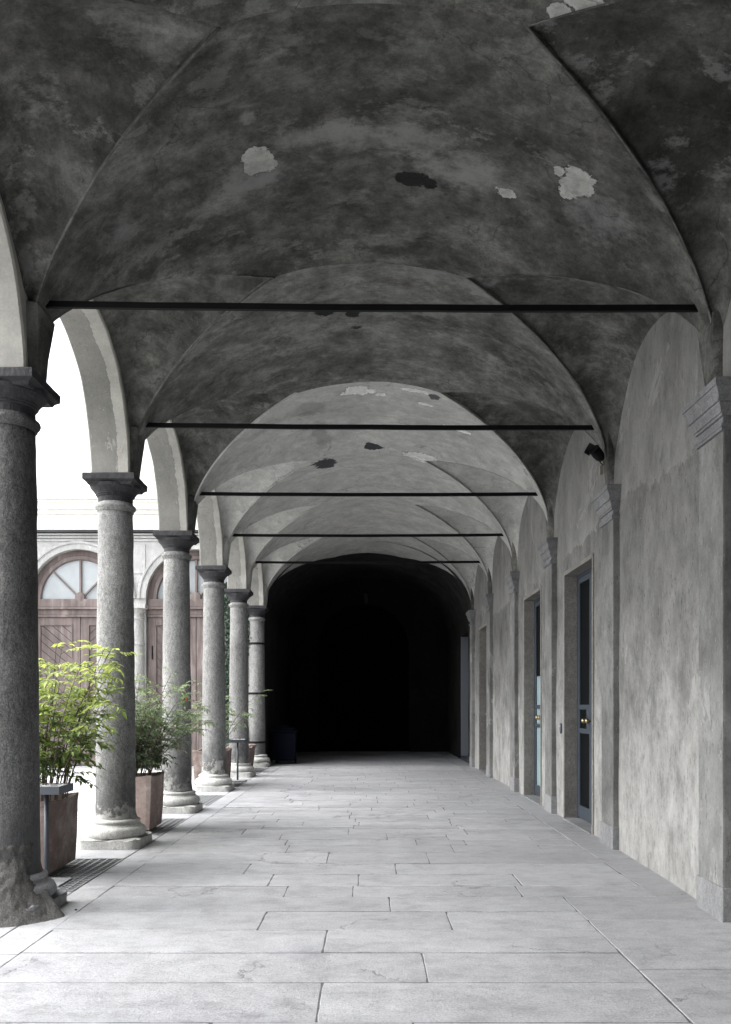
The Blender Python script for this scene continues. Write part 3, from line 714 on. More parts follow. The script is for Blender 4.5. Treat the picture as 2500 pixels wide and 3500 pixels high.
# spandrel panels and string courses
for cx in (-5.9, -8.9, -11.9): wallp('spandrel_panel', cx - .22, cx + .22, YF - .018, YF + .01, 4.95, 5.70, M_FAC, .005)
bm = bmesh.new()
for (p, a, b) in ((.03, 5.78, 5.83), (.05, 5.86, 5.90), (.09, 5.93, 5.97)): box(bm, -15, -2.7, YF - p, YF + .02, a, b, .004)
obj('string_course', bm, M_FAC, fac)
obj('cornice', BB(-15, -2.7, YF - .16, YF + .02, 5.985, 6.05, .01), M_CAP, fac)
wallp('upper_wall', -15, -2.62, YF + .02, YF + .35, 5.85, 8.6, M_WHT)
bm = bmesh.new()
for (p, a, b) in ((.06, 6.48, 6.58), (.12, 6.585, 6.66), (.10, 6.80, 6.84), (.16, 6.845, 6.90), (.05, 7.19, 7.22)): box(bm, -15, -2.7, YF + .02 - p, YF + .03, a, b, .01)
obj('cornice', bm, M_WHT, fac)
# half columns
HC = [(.26, 0), (.26, .1), (.245, .12), (.25, .17), (.225, .2), (.205, .25), (.205, 1.0), (.20, 2.0), (.20, 2.02), (.215, 2.03), (.215, 2.07), (.20, 2.08), (.195, 3.1), (.21, 3.11), (.21, 3.15), (.19, 3.16), (.18, 3.75), (.20, 3.77), (.20, 3.80), (.18, 3.82), (.18, 3.9), (.22, 3.98), (.25, 4.03)]
for cx in (-5.9, -8.9, -11.9):
    bm = bmesh.new(); lathe(bm, HC, 20, math.pi, 2 * math.pi, cx, YF, cap=False); box(bm, cx - .29, cx + .29, YF - .29, YF, 4.03, 4.13, .01); obj('half_column', bm, M_BASE, fac)
# gates
def clip(poly, nx, nz_, d):
    out = []
    for i in range(len(poly)):
        a, b = poly[i], poly[(i + 1) % len(poly)]; da = a[0] * nx + a[1] * nz_ - d; db = b[0] * nx + b[1] * nz_ - d
        if da >= 0: out.append(a)
        if da * db < 0: t = da / (da - db); out.append((a[0] + (b[0] - a[0]) * t, a[1] + (b[1] - a[1]) * t))
    return out
def chevron(x0, x1, z0, z1, sgn, y):
    V, Fc = [], []; wdt = .165; n = (sgn * .64, -.768) ; n = (n[0], n[1])
    dmin = min(x * n[0] + z * n[1] for x in (x0, x1) for z in (z0, z1)); dmax = max(x * n[0] + z * n[1] for x in (x0, x1) for z in (z0, z1)); d = dmin
    while d < dmax:
        P = [(x0, z0), (x1, z0), (x1, z1), (x0, z1)]; P = clip(P, n[0], n[1], d + .006)
        if P: P = clip(P, -n[0], -n[1], -(d + wdt - .006))
        if P and len(P) > 2:
            b = len(V); m = len(P); yy = y + random.uniform(-.003, .003)
            V += [(p[0], yy, p[1]) for p in P] + [(p[0], y + .03, p[1]) for p in P]; Fc.append(tuple(b + i for i in range(m)))
            for i in range(m): j = (i + 1) % m; Fc.append((b + i, b + m + i, b + m + j, b + j))
        d += wdt
    return V, Fc
def big_gate(cx, meshed):
    y = YF + .14; root = obj('gate', BB(cx - 1.26, cx + 1.26, y + .06, y + .12, -.02, 4.3), M_WOOD, fac)
    # fanlight frame ring, glass, glazing bars and hub
    V, Fc = [], []; n = 36; pr = [(1.268, .0), (1.14, -.01), (1.12, -.03), (1.03, -.03), (1.01, .0), (1.01, .05)]
    for j in range(n + 1):
        ph = math.pi * j / n
        for (r, dy) in pr: V.append((cx - r * math.cos(ph), y + dy, 4.31 + r * math.sin(ph)))
    m = len(pr)
    for j in range(n):
        for q in range(m - 1): Fc.append((j * m + q, j * m + q + 1, (j + 1) * m + q + 1, (j + 1) * m + q))
    obj('fanlight_frame', (V, Fc), M_WOOD, root)
    V = [(cx, y + .045, 4.31)] + [(cx - 1.02 * math.cos(math.pi * j / n), y + .045, 4.31 + 1.02 * math.sin(math.pi * j / n)) for j in range(n + 1)]
    gl = obj('fanlight_glass', (V, [(0, j + 1, j + 2) for j in range(n)]), M_GLM if meshed else M_GLW, root)
    bm = bmesh.new(); box(bm, cx - .028, cx + .028, y - .01, y + .04, 4.33, 5.33, .008)
    for s in (-1, 1):
        b2 = bmesh.new(); box(b2, -.02, .02, y - .01, y + .03, .1, 1.02, .006); bmesh.ops.rotate(b2, verts=b2.verts, cent=(0, 0, 0), matrix=Matrix.Rotation(R(45) * s, 3, 'Y'))
        bmesh.ops.translate(b2, verts=b2.verts, vec=(cx, 0, 4.31)); me = bpy.data.meshes.new('t'); b2.to_mesh(me); b2.free(); bm.from_mesh(me); bpy.data.meshes.remove(me)
    obj('glazing_bar', bm, M_WOOD, root)
    bm = bmesh.new(); lathe(bm, [(.0001, 0), (.13, 0), (.13, .03), (.115, .045), (.0001, .05)], 24, cap=False); bmesh.ops.rotate(bm, verts=bm.verts, cent=(0, 0, 0), matrix=Matrix.Rotation(R(90), 3, 'X')); bmesh.ops.translate(bm, verts=bm.verts, vec=(cx, y - .005, 4.36)); obj('hub', bm, M_WOOD, root)
    bm = bmesh.new(); box(bm, cx - 1.262, cx + 1.262, y - .05, y + .06, 4.10, 4.31, .01); box(bm, cx - 1.262, cx + 1.262, y - .08, y + .06, 4.04, 4.095, .012); box(bm, cx - 1.262, cx + 1.262, y - .02, y + .06, 3.90, 4.035, .006); box(bm, cx - 1.262, cx + 1.262, y - .045, y + .06, 3.84, 3.895, .01); obj('transom', bm, M_WOOD, root)
    for s in (-1, 1):
        a, b = (cx - 1.25, cx - .006) if s < 0 else (cx + .006, cx + 1.25); bm = bmesh.new(); st = .19
        for (p, q, r, t) in ((a, a + st, .0, 3.835), (b - st, b, .0, 3.835), (a + st, b - st, 3.66, 3.835), (a + st, b - st, .93, 1.13), (a + st, b - st, .0, .23)): box(bm, p, q, y, y + .06, r, t, .006)
        # bead round the panels
        for (z0, z1) in ((1.13, 3.66), (.23, .93)):
            for (p, q, r, t) in ((a + st, a + st + .03, z0 + .03, z1 - .03), (b - st - .03, b - st, z0 + .03, z1 - .03), (a + st, b - st, z0, z0 + .03), (a + st, b - st, z1 - .03, z1)): box(bm, p, q, y - .012, y + .05, r, t, .004)
        lf = obj('gate_leaf', bm, M_WOOD, root)
        obj('plank_panel', chevron(a + st + .03, b - st - .03, 1.16, 3.63, s, y + .025), M_WOOD, root)
        bm = bmesh.new(); xx = a + st + .035
        while xx < b - st - .06: box(bm, xx, min(xx + .105, b - st - .035), y + .025, y + .05, .262, .898, .004); xx += .11
        obj('plank_panel', bm, M_WOOD, root)
    obj('handle', BB(cx - 1.15, cx - 1.12, y - .03, y, 2.75, 3.1, .006), M_IRON, root)
big_gate(-4.40, True); big_gate(-7.40, False); big_gate(-10.40, False); big_gate(-13.40, False)

# ================================================================== COLUMNS
def column(k, label, kind='plain'):
    root = thing('column', label, 'column', (-2.795 * sX(Yk(k)), Yk(k), 0), 'granite columns of the arcade'); root.scale = (1, 1, sZ(Yk(k)))
    r0, r1 = .217, .186
    prof = []
    for i in range(45):
        t = i / 44; r = r0 + (r1 - r0) * (t ** 1.35); prof.append((r, .30 + (3.71 - .30) * t))
    prof[0] = (r0 + .022, .285); prof.insert(1, (r0 + .012, .32)); prof.insert(2, (r0 + .002, .36)); prof[3] = (r0, .38)
    bm = bmesh.new(); lathe(bm, [p for p in prof if p[1] <= 3.72], 56); roughen(bm, .009, 4, k)
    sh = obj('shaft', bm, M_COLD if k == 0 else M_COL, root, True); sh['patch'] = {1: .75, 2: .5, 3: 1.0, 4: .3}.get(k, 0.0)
    if kind == 'banded':
        for z in (.62, 1.86, 3.13):
            bm = bmesh.new(); rr = r0 - (r0 - r1) * z / 3.7 + .014; lathe(bm, [(rr - .03, z - .028), (rr, z - .026), (rr, z + .026), (rr - .03, z + .028)], 40, cap=False); obj('iron_band', bm, M_IRON, root)
    # capital
    bm = bmesh.new(); q = r1
    P = [(q - .01, 3.69), (q + .012, 3.705), (q + .012, 3.72), (q + .03, 3.735), (q + .036, 3.752), (q + .03, 3.770), (q + .006, 3.782), (q + .002, 3.80)]
    lathe(bm, P, 48); roughen(bm, .003, 7, k); obj('astragal', bm, M_COLD if k == 0 else M_COL, root, True)
    bm = bmesh.new()
    P = [(q - .002, 3.80), (q, 3.86), (q + .012, 3.868), (q + .014, 3.88), (q + .024, 3.884), (q + .026, 3.896), (q + .05, 3.925), (q + .078, 3.955), (q + .088, 3.985)]
    lathe(bm, P, 48)
    hw = .282
    # square cyma under the abacus
    rings = []
    for (h, z) in ((.235, 3.965), (.25, 3.99), (.272, 4.005), (hw, 4.012), (hw, 4.07), (hw - .008, 4.08)):
        rings.append([bm.verts.new((sx * h, sy * h, z)) for sx, sy in ((-1, -1), (1, -1), (1, 1), (-1, 1))])
    for a, b in zip(rings, rings[1:]):
        for i in range(4): j = (i + 1) % 4; bm.faces.new((a[i], a[j], b[j], b[i]))
    bm.faces.new(rings[-1]); bm.faces.new(rings[0][::-1])
    es = [e for e in bm.edges if e.calc_length() > .4]; bmesh.ops.subdivide_edges(bm, edges=es, cuts=10, use_grid_fill=True)
    for v in bm.verts:
        d = nz(v.co, 9, k + 3) * .006 + nz(v.co, 22, k) * .003; v.co += Vector((v.co.x, v.co.y, 0)).normalized() * d if v.co.xy.length > .01 else Vector()
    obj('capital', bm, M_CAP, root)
    # base
    bm = bmesh.new(); P = [(.30, .105), (.322, .122), (.334, .152), (.334, .175), (.322, .205), (.298, .222), (.282, .226), (.278, .240), (.262, .250), (.26, .262), (.272, .270), (.272, .285), (.255, .296), (.236, .30), (.222, .315)]
    lathe(bm, P, 56, cap=False); roughen(bm, .016, 5, k + 2); obj('base_moulding', bm, M_PLIN if k == 0 else M_BASE, root, True)
    bm = bmesh.new(); box(bm, -.335, .335, -.335, .335, -.03, .112)
    bmesh.ops.subdivide_edges(bm, edges=bm.edges[:], cuts=9, use_grid_fill=True)
    for v in bm.verts:       # worn, rounded corners
        rr = v.co.xy.length; lim = .435 + nz(v.co, 3, k) * .04
        if rr > lim: v.co.xy *= lim / rr
        if v.co.z > .1 and max(abs(v.co.x), abs(v.co.y)) > .31: v.co.z -= .018 + nz(v.co, 6, k) * .02
        v.co += Vector((nz(v.co, 6, k), nz(v.co, 6, k + 9), nz(v.co, 5, k + 4) * .6)) * .012
    obj('plinth', bm, M_PLIN if k == 0 else M_BASE, root, True)
    if kind == 'lumpy':      # crumbling mortar heap round the foot, everywhere but the corridor side
        bm = bmesh.new(); P = [(1, -.02 + .70 * i / 39) for i in range(40)]; lathe(bm, P, 128, cap=False)
        for v in bm.verts:
            ang = math.atan2(v.co.y, v.co.x); z = v.co.z; c = Vector((math.cos(ang), math.sin(ang), z)); c2 = Vector((c.x * .6, c.y * .6, z * 2.4))
            w_ = max(0, min(1, (math.cos(ang - R(-84)) + .05) / .5)); w_ = w_ * w_ * (3 - 2 * w_)
            n1 = nz(c, 3, 1) * .025 + nz(c2, 4, 2) * .018 + nz(c2, 9, 3) * .012 + nz(c2, 22, 3) * .012 + nz(c2, 50, 3) * .006
            t = max(0, min(1, (z + .02) / (.40 + nz(c, 2, 6) * .20)))
            rr = .198 + (.30 * (1 - t) ** 1.2 + .022) * w_ + n1 * w_ * (1 - .45 * t) - .03 * (1 - w_)
            if z > .55: rr = min(rr, .200)
            v.co.x = rr * math.cos(ang); v.co.y = rr * math.sin(ang)
        obj('mortar_heap', bm, M_LUMP, root, True)
    return root
column(-1, 'granite column just outside the left edge of the view, beside the first paving row')
column(0, 'nearest visible column, dark speckled shaft at the left edge on a heap of crumbling mortar', 'lumpy')
column(1, 'second column from the left edge, grey shaft on a cracked worn base between two terracotta planters')
column(2, 'third column from the left edge, its foot behind the grey-green leaves of the second planter')
column(3, 'fourth column from the left edge, pale shaft with peeling white and black patches above its base')
column(4, 'fifth column from the left edge, behind the second gravel-topped stand')
column(5, 'last column of the row, ringed with iron bands beside the dark passage', 'banded')
column(-2, 'granite column behind the viewer, out of the photograph')

# ---- tie rods
rodz = {0: (-2.36, 2.46, 4.585, 4.555), 1: (-2.40, 2.52, 4.685, 4.655), 2: (-2.42, 2.54, 4.68, 4.675), 3: (-2.42, 2.54, 4.68, 4.69), 4: (-2.44, 2.54, 4.70, 4.71)}
names = {0: 'nearest and longest-looking black iron tie rod spanning the vault above the first visible column', 1: 'second black tie rod from the viewer, ending above the black lamp', 2: 'third black tie rod from the viewer, crossing the pale plaster vault', 3: 'fourth black tie rod from the viewer, below the pale vault', 4: 'farthest black tie rod, just before the dark passage'}
for k, (xa, xb, za, zb) in rodz.items():
    V, Fc = [], []; hw, hh = .016, (.023 if k == 0 else .024)
    for i in range(13):
        t = i / 12; x = xa - .16 + (xb - xa + .32) * t; z = za + (zb - za) * t - .012 * math.sin(math.pi * t) + nz((x, k, 0), 1.5) * .004
        V += [(x, -hw, z - hh), (x, hw, z - hh), (x, hw, z + hh), (x, -hw, z + hh)]
    for i in range(12):
        for j in range(4): q = (j + 1) % 4; Fc.append((i * 4 + j, i * 4 + q, i * 4 + 4 + q, i * 4 + 4 + j))
    Fc += [(3, 2, 1, 0), (48, 49, 50, 51)]
    rt = obj('tie_rod', (V, Fc), M_IRON); rt.location = (0, Yk(k), 0); tag(rt, names[k], 'tie rod', 'iron tie rods across the portico')

# ================================================================== OBJECTS
# ---- floor grates
def grate(k, label):
    y0, y1, x0, x1 = Yk(k) + .68, Yk(k) + 2.15, -3.16, -2.46
    root = thing('floor_grate', label, 'grate', ((x0 + x1) / 2, (y0 + y1) / 2, 0), 'steel floor grates between the columns')
    cx, cy = (x0 + x1) / 2, (y0 + y1) / 2; hx, hy = (x1 - x0) / 2, (y1 - y0) / 2
    bm = bmesh.new()
    box(bm, -hx, hx, -hy, -hy + .012, -.03, .001); box(bm, -hx, hx, hy - .012, hy, -.03, .001); box(bm, -hx, -hx + .012, -hy + .012, hy - .012, -.03, .001); box(bm, hx - .012, hx, -hy + .012, hy - .012, -.03, .001)
    obj('grate_frame', bm, M_GALV, root)
    bm = bmesh.new(); n = 9
    for i in range(1, n): x = -hx + 2 * hx * i / n; box(bm, x - .0055, x + .0055, -hy + .012, hy - .012, -.014, -.001)
    n = 21
    for i in range(1, n): yv = -hy + 2 * hy * i / n; box(bm, -hx + .012, hx - .012, yv - .0055, yv + .0055, -.010, -.003)
    obj('bars', bm, M_GALV, root)
    return root
grate(-1, 'steel floor grate at the lower left corner in front of the nearest column')
grate(0, 'large steel floor grate under the first planter, between the first and second columns')
grate(1, 'steel floor grate under the second planter, between the second and third columns')
grate(2, 'empty steel floor grate between the third and fourth columns')
grate(3, 'steel floor grate under the third planter and second stand')
grate(4, 'farthest steel floor grate, in front of the banded column')
bm = bmesh.new()
for k in range(-1, 5): box(bm, -3.35, -2.455, Yk(k) + .675, Yk(k) + 2.155, -.60, -.16)
tag(obj('drain_pit', bm, M_VOID), kind='structure')

# ---- planters
def planter(cx, cy, wx, wy, h, z0, taper, label, rot=0, mt=None):
    root = thing('planter', label, 'planter', (cx, cy, z0), 'terracotta planters by the columns'); root.rotation_euler.z = R(rot)
    bm = bmesh.new(); t = .035; N = 10
    def ring(hx, hy, z, wob=0):
        out = []
        for (ax, ay, bx, by) in ((-1, -1, 1, -1), (1, -1, 1, 1), (1, 1, -1, 1), (-1, 1, -1, -1)):
            for i in range(N):
                q = i / N; x = hx * (ax + (bx - ax) * q); y = hy * (ay + (by - ay) * q); e = abs(2 * q - 1)
                s = 1 - .02 * max(0, (e - .8) / .2) ** 2
                out.append(bm.verts.new((x * s, y * s, z + wob * (e ** 2) * .022)))
        return out
    prof = [(taper, 0, 0), (taper + .005, .01, 0)] + [(taper + (1 - taper) * (i / 8) ** .7, h * i / 8, i / 8) for i in range(1, 8)] + [(1, h - .05, 1), (1.012, h - .035, 1), (1.012, h - .005, 1), (1.0, h, 1)]
    rings = [ring(wx * s, wy * s, z, w_) for s, z, w_ in prof]
    rings += [ring(wx - t, wy - t, h, 1), ring(wx - t, wy - t, h - .09, 0)]
    for a, b in zip(rings, rings[1:]):
        n = len(a)
        for i in range(n): j = (i + 1) % n; bm.faces.new((a[i], a[j], b[j], b[i]))
    bm.faces.new(rings[0][::-1])
    for v in bm.verts: v.co += Vector((nz(v.co, 4, cx), nz(v.co, 4, cy), 0)) * .008
    obj('pot', bm, mt or M_TERR, root)
    bm = bmesh.new(); box(bm, -wx + t, wx - t, -wy + t, wy - t, h - .12, h - .07); obj('soil', bm, M_LUMP, root)
    for sx in (-1, 1):
        for sy in (-1, 1): obj('pot_foot', BB(sx * wx * .6 - .04, sx * wx * .6 + .04, sy * wy * .6 - .04, sy * wy * .6 + .04, -z0 + .001, 0), M_TERR, root)
    return root
planter(-3.15, 7.80, .33, .40, .635, .045, .93, 'largest terracotta planter, in shade behind the nearest gravel-topped stand')
planter(-2.90, 10.40, .31, .34, .64, .045, .90, 'pale terracotta planter right of the second column holding the grey-green bush', 0, M_TERR2)
planter(-2.98, 16.2, .31, .42, .64, .045, .90, 'slim dark terracotta planter right of the fourth column with a sparse shrub')
planter(-3.00, 19.6, .30, .30, .52, .045, .88, 'farthest terracotta planter, mostly hidden behind the fifth column')
bm = bmesh.new(); lathe(bm, [(.12, 0), (.15, .02), (.19, .30), (.20, .50), (.235, .54), (.235, .58), (.215, .60), (.19, .60), (.18, .52), (.0001, .51)], 32, cap=False)
o = obj('clay_pot', bm, M_TERR, None, True); o.location = (-2.93, 20.45, .002); tag(o, 'round reddish clay pot behind the farthest planter', 'pot')

# ---- plants
def leaflet(V, Fc, T, p, d, up, L, W, tone):
    s = d.cross(up)
    if s.length < 1e-3: s = Vector((1, 0, 0))
    s.normalize(); n = s.cross(d).normalized(); b = len(V); dr = -.10 * L
    V += [p[:], (p + d * L * .35 + s * W + n * W * .35)[:], (p + d * L * .35 - s * W + n * W * .35)[:], (p + d * L * .72 + s * W * .62 + n * (W * .2 + dr * .3))[:], (p + d * L * .72 - s * W * .62 + n * (W * .2 + dr * .3))[:], (p + d * L + n * dr)[:], (p + d * L * .35)[:], (p + d * L * .72 + n * dr * .3)[:]]
    Fc += [(b, b + 1, b + 6), (b, b + 6, b + 2), (b + 1, b + 3, b + 7, b + 6), (b + 6, b + 7, b + 4, b + 2), (b + 3, b + 5, b + 7), (b + 7, b + 5, b + 4)]; T += [tone] * 6
def bush(name, cx, cy, z0, rx, ry, nst, H, lean, LL, LW, tw, mat, label, cat, tonef, seed, spread=.9, dens=1.0, bare=.25, pairs=(3, 5)):
    rnd = random.Random(seed); root = thing(name, label, cat, (cx, cy, z0)); SV, SF, V, Fc, T = [], [], [], [], []
    for i in range(nst):
        a = rnd.uniform(0, 2 * math.pi); rr = math.sqrt(rnd.random())
        p = Vector((rx * rr * math.cos(a), ry * rr * math.sin(a), 0)); h = H * rnd.uniform(.55, 1.0)
        out = Vector((math.cos(a) * rr, math.sin(a) * rr, 0)) * spread * rnd.uniform(.5, 1.1) + Vector(lean) * rnd.uniform(.2, 1.2)
        pts, n = [], 9; ph = rnd.uniform(0, 6)
        for j in range(n):
            t = j / (n - 1); q = p + Vector((out.x * t ** 1.6, out.y * t ** 1.6, h * t)) + Vector((math.sin(ph + 4 * t), math.cos(ph + 3 * t), 0)) * .018 * t
            q.z -= .18 * out.length * t ** 3 * h
            pts.append(q)
        tube(SV, SF, pts, [.0075 * (1 - .75 * j / n) for j in range(n)], 5)
        nt_ = int(tw * dens * rnd.uniform(.8, 1.2))
        for w_ in range(nt_):
            t = bare + (1 - bare) * (w_ + rnd.random()) / nt_; f = t * (n - 1); j = min(n - 2, int(f)); q = pts[j].lerp(pts[j + 1], f - j)
            az = rnd.uniform(0, 2 * math.pi); el = rnd.uniform(.05, .8); d = Vector((math.cos(az) * math.cos(el), math.sin(az) * math.cos(el), math.sin(el)))
            L = rnd.uniform(.13, .30); tp = [q]; dd = d.copy()
            for s in range(4): dd = (dd + Vector((0, 0, -.16))).normalized(); tp.append(tp[-1] + dd * L / 4)
            tube(SV, SF, tp, [.0028, .0024, .002, .0015, .001], 3)
            np_ = rnd.randint(*pairs)
            for s in range(np_ * 2 + 1):
                u = .3 + .7 * (s // 2) / np_ if s < np_ * 2 else 1.0; fi = min(3, int(u * 4)); o = tp[fi].lerp(tp[fi + 1], min(1, u * 4 - fi)); td = (tp[fi + 1] - tp[fi]).normalized()
                sd = td.cross(Vector((0, 0, 1))); sd = sd.normalized() if sd.length > .01 else Vector((1, 0, 0))
                sg = (1 if s % 2 else -1) if s < np_ * 2 else 0
                ld = (td * .75 + sd * sg * rnd.uniform(.6, 1.0) + Vector((rnd.uniform(-.25, .25), rnd.uniform(-.25, .25), rnd.uniform(-.55, .12)))).normalized()
                upv = Vector((rnd.uniform(-.4, .4), rnd.uniform(-.4, .4), 1)).normalized(); k = rnd.uniform(.7, 1.15)
                leaflet(V, Fc, T, o, ld, upv, LL * k, LW * k, min(1, max(0, tonef(o, rnd))))
    obj('stems', (SV, SF), M_STEM, root); lf = obj('foliage', (V, Fc), mat, root); set_tone(lf, T)
    return root
bush('leafy_shrub', -3.06, 7.80, .58, .26, .32, 36, 1.72, (.05, -.02, 0), .084, .0165, 16, M_LEAF1, 'bright yellow-green bamboo-like shrub in the largest planter left of the second column', 'shrub',
     lambda p, r: .22 + .62 * (p.z / 1.5) + r.uniform(-.25, .28), 11, .82)
bush('leafy_shrub', -2.90, 10.40, .58, .22, .24, 44, 1.50, (.28, .0, 0), .080, .0115, 21, M_LEAF2, 'grey-green narrow-leaved shrub arching to the right in the pale planter', 'shrub',
     lambda p, r: min(.90, .44 + .36 * (p.z / 1.4) + r.uniform(-.25, .22)) if r.random() > .003 else 1.0, 23, .85, 1, .2)
bush('leafy_shrub', -2.98, 16.2, .58, .2, .28, 18, 1.5, (.16, .0, 0), .08, .012, 13, M_LEAF2, 'sparse small shrub with bare twiggy stems in the slim dark planter', 'shrub',
     lambda p, r: min(.90, .42 + .3 * (p.z / 1.4) + r.uniform(-.25, .25)), 31, .8, .9, .45)

# ivy on the far facade beside the last column
V, Fc, T = [], [], []; rnd = random.Random(5)
for i in range(3600):
    z = rnd.uniform(.55, 4.7); x = -3.42 + rnd.gauss(0, .20) + .12 * math.sin(z * 2.2); x = max(-4.0, min(-2.95, x)); p = Vector((x, YF - .08 - rnd.random() * .16 - .05 * math.sin(z * 5 + x * 7), z))
    d = Vector((rnd.uniform(-1, 1), rnd.uniform(-.7, .1), rnd.uniform(-1, .2))).normalized(); leaflet(V, Fc, T, p, d, Vector((rnd.uniform(-.3, .3), -1, rnd.uniform(0, .6))).normalized(), .085, .032, rnd.random())
iv = thing('climbing_ivy', 'dark green ivy climbing the courtyard wall between the fourth and fifth columns', 'ivy', (0, 0, 0)); lf = obj('foliage', (V, Fc), M_IVY, iv); set_tone(lf, T)
SV, SF = [], []
for i in range(9):
    pts = [Vector((-3.4 + rnd.uniform(-.25, .25) + .1 * math.sin(j + i), YF - .03, -.03 + j * .5)) for j in range(9)]; tube(SV, SF, pts, [.012 * (1 - j / 11) for j in range(9)], 5)
obj('stems', (SV, SF), M_STEM, iv)

# ---- stands with square gravel trays
def stand(x, y, label):
    root = thing('ashtray_stand', label, 'stand', (x, y, .003), 'square-topped gravel ashtray stands'); h = .175
    bm = bmesh.new(); box(bm, -.17, .17, -.17, .17, 0, .010, .002); obj('base_plate', bm, M_GALV, root)
    bm = bmesh.new(); lathe(bm, [(.020, .010), (.020, .79)], 24); obj('pole', bm, M_STEEL, root, True)
    bm = bmesh.new(); box(bm, -h, h, -h, h, .788, .794); t = .006
    for (a, b, c, d) in ((-h, h, -h, -h + t), (-h, h, h - t, h), (-h, -h + t, -h + t, h - t), (h - t, h, -h + t, h - t)): box(bm, a, b, c, d, .794, .855)
    obj('tray', bm, M_STEEL, root)
    bm = bmesh.new(); rnd = random.Random(3)
    for i in range(420):
        r = rnd.uniform(.007, .012); m = Matrix.Translation((rnd.uniform(-h + .02, h - .02), rnd.uniform(-h + .02, h - .02), .838 + rnd.uniform(-.006, .01))) @ Matrix.Rotation(rnd.random() * 3, 4, 'Z') @ Matrix.Diagonal((r * 1.3, r, r * .7, 1))
        bmesh.ops.create_icosphere(bm, subdivisions=1, radius=1, matrix=m)
    box(bm, -h + t, h - t, -h + t, h - t, .795, .836); obj('gravel_fill', bm, M_GRAV, root)
    return root
stand(-2.80, 7.30, 'nearest square-topped dark stand filled with white gravel, half hidden by the nearest column')
stand(-2.66, 17.25, 'farther square-topped dark stand, in front of the fifth column')

# ---- lamp, bell, bin, lantern, stones
lp = thing('wall_lamp', 'black hooded spotlight fixed where the vault meets the wall above the second capital', 'lamp', (2.53, 9.10, 4.30)); lp.scale = (.64, .64, .64)
bm = bmesh.new()
lathe(bm, [(.0001, -.14), (.055, -.13), (.085, -.07), (.095, .02), (.09, .10), (.098, .105), (.098, .12), (.08, .12), (.0001, .10)], 28, cap=False)
bmesh.ops.rotate(bm, verts=bm.verts, cent=(0, 0, 0), matrix=Matrix.Rotation(R(-50), 3, 'Y') @ Matrix.Rotation(R(25), 3, 'X')); obj('lamp_head', bm, M_IRON, lp, True)
bm = bmesh.new(); lathe(bm, [(.10, 0), (.108, .0), (.108, .10), (.10, .10), (.10, 0)], 24, math.pi * .1, math.pi * 1.05, cap=False); bmesh.ops.rotate(bm, verts=bm.verts, cent=(0, 0, 0), matrix=Matrix.Rotation(R(-62), 3, 'Y')); bmesh.ops.translate(bm, verts=bm.verts, vec=(-.09, 0, .07)); obj('hood', bm, M_IRON, lp, True)
SV, SF = [], []; tube(SV, SF, [Vector((.0, 0, -.06)), Vector((.05, .02, -.14)), Vector((.10, .06, -.17))], [.009] * 3, 8); obj('bracket', (SV, SF), M_IRON, lp)
obj('junction_box', BB(.045, .10, .03, .11, -.33, -.18, .008), M_LAMPP, lp)
bp = thing('door_intercom', 'small grey oval intercom on the plaster beside the black-glass door', 'intercom', (2.735, 11.67, 1.235))
bm = bmesh.new(); lathe(bm, [(.0001, .022), (.035, .021), (.042, .014), (.044, 0), (.0001, 0)], 28, cap=False); bmesh.ops.rotate(bm, verts=bm.verts, cent=(0, 0, 0), matrix=Matrix.Rotation(R(-90), 3, 'Y')); bmesh.ops.scale(bm, verts=bm.verts, vec=(1, 1, 1.75)); obj('face_plate', bm, M_STEEL, bp, True)
bm = bmesh.new(); lathe(bm, [(.0001, .030), (.012, .028), (.014, .018)], 16, cap=False); bmesh.ops.rotate(bm, verts=bm.verts, cent=(0, 0, 0), matrix=Matrix.Rotation(R(-90), 3, 'Y')); bmesh.ops.translate(bm, verts=bm.verts, vec=(0, 0, .03)); obj('button', bm, M_GALV, bp, True)
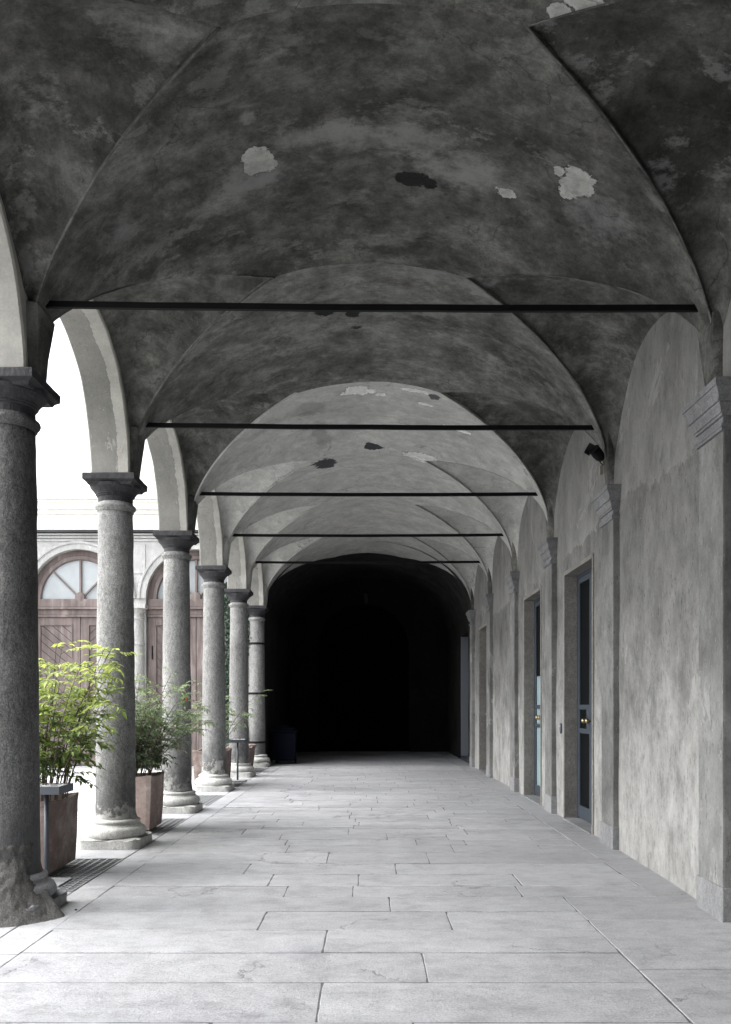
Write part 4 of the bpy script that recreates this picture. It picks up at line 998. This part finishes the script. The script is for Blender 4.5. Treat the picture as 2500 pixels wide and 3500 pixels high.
bn = thing('waste_bin', 'dark navy bin with a domed top standing in the black passage beside the last column', 'bin', (-2.16, 22.3, 0))
bm = bmesh.new(); box(bm, -.30, .30, -.26, .26, .09, .84, .03)
for v in bm.verts: v.co.x *= .9 + .1 * v.co.z / .84; v.co.y *= .9 + .1 * v.co.z / .84
obj('bin_body', bm, M_BIN, bn)
bm = bmesh.new(); box(bm, -.33, .33, -.29, .29, .842, .89, .015); box(bm, -.24, .24, -.22, .22, .891, .97, .035); box(bm, -.12, .12, -.12, .12, .971, 1.02, .02); obj('lid', bm, M_BIN, bn)
for s in (-1, 1):
    bm = bmesh.new(); lathe(bm, [(.10, -.02), (.10, .02)], 24); bmesh.ops.rotate(bm, verts=bm.verts, cent=(0, 0, 0), matrix=Matrix.Rotation(R(90), 3, 'Y')); bmesh.ops.translate(bm, verts=bm.verts, vec=(s * .25, .2, .10)); obj('wheel', bm, M_IRON, bn)
ln = thing('hanging_lantern', 'small dark lantern hanging on a chain under the passage vault', 'lantern', (.0, 24.6, 4.55))
SV, SF = [], []; tube(SV, SF, [Vector((0, 0, 1.05)), Vector((0, 0, .4))], [.012, .012], 6); obj('chain', (SV, SF), M_IRON, ln)
bm = bmesh.new(); lathe(bm, [(.0001, .42), (.05, .38), (.14, .30), (.15, .29), (.10, .28), (.07, .02), (.04, 0), (.0001, -.02)], 6, cap=False); obj('lantern_body', bm, M_IRON, ln)
sd = random.Random(2)
for i, (x, y, s, lb) in enumerate(((-2.62, 6.02, .026, 'largest loose stone chip at the foot of the nearest column'), (-2.42, 6.05, .014, 'small dark stone chip beside the corner of the nearest plinth'), (-2.20, 6.32, .011, 'tiny stone chip alone on the border slab right of the nearest column'), (-2.82, 5.82, .032, 'flat stone chip at the left edge in front of the nearest column'))):
    bm = bmesh.new(); bmesh.ops.create_icosphere(bm, subdivisions=2, radius=s)
    for v in bm.verts: v.co *= 1 + nz(v.co, 30, i) * .7; v.co.z *= .75
    o = obj('stone_chip', bm, M_LUMP); o.location = (x, y, s * .55); tag(o, lb, 'stone', 'loose stone chips by the nearest column')
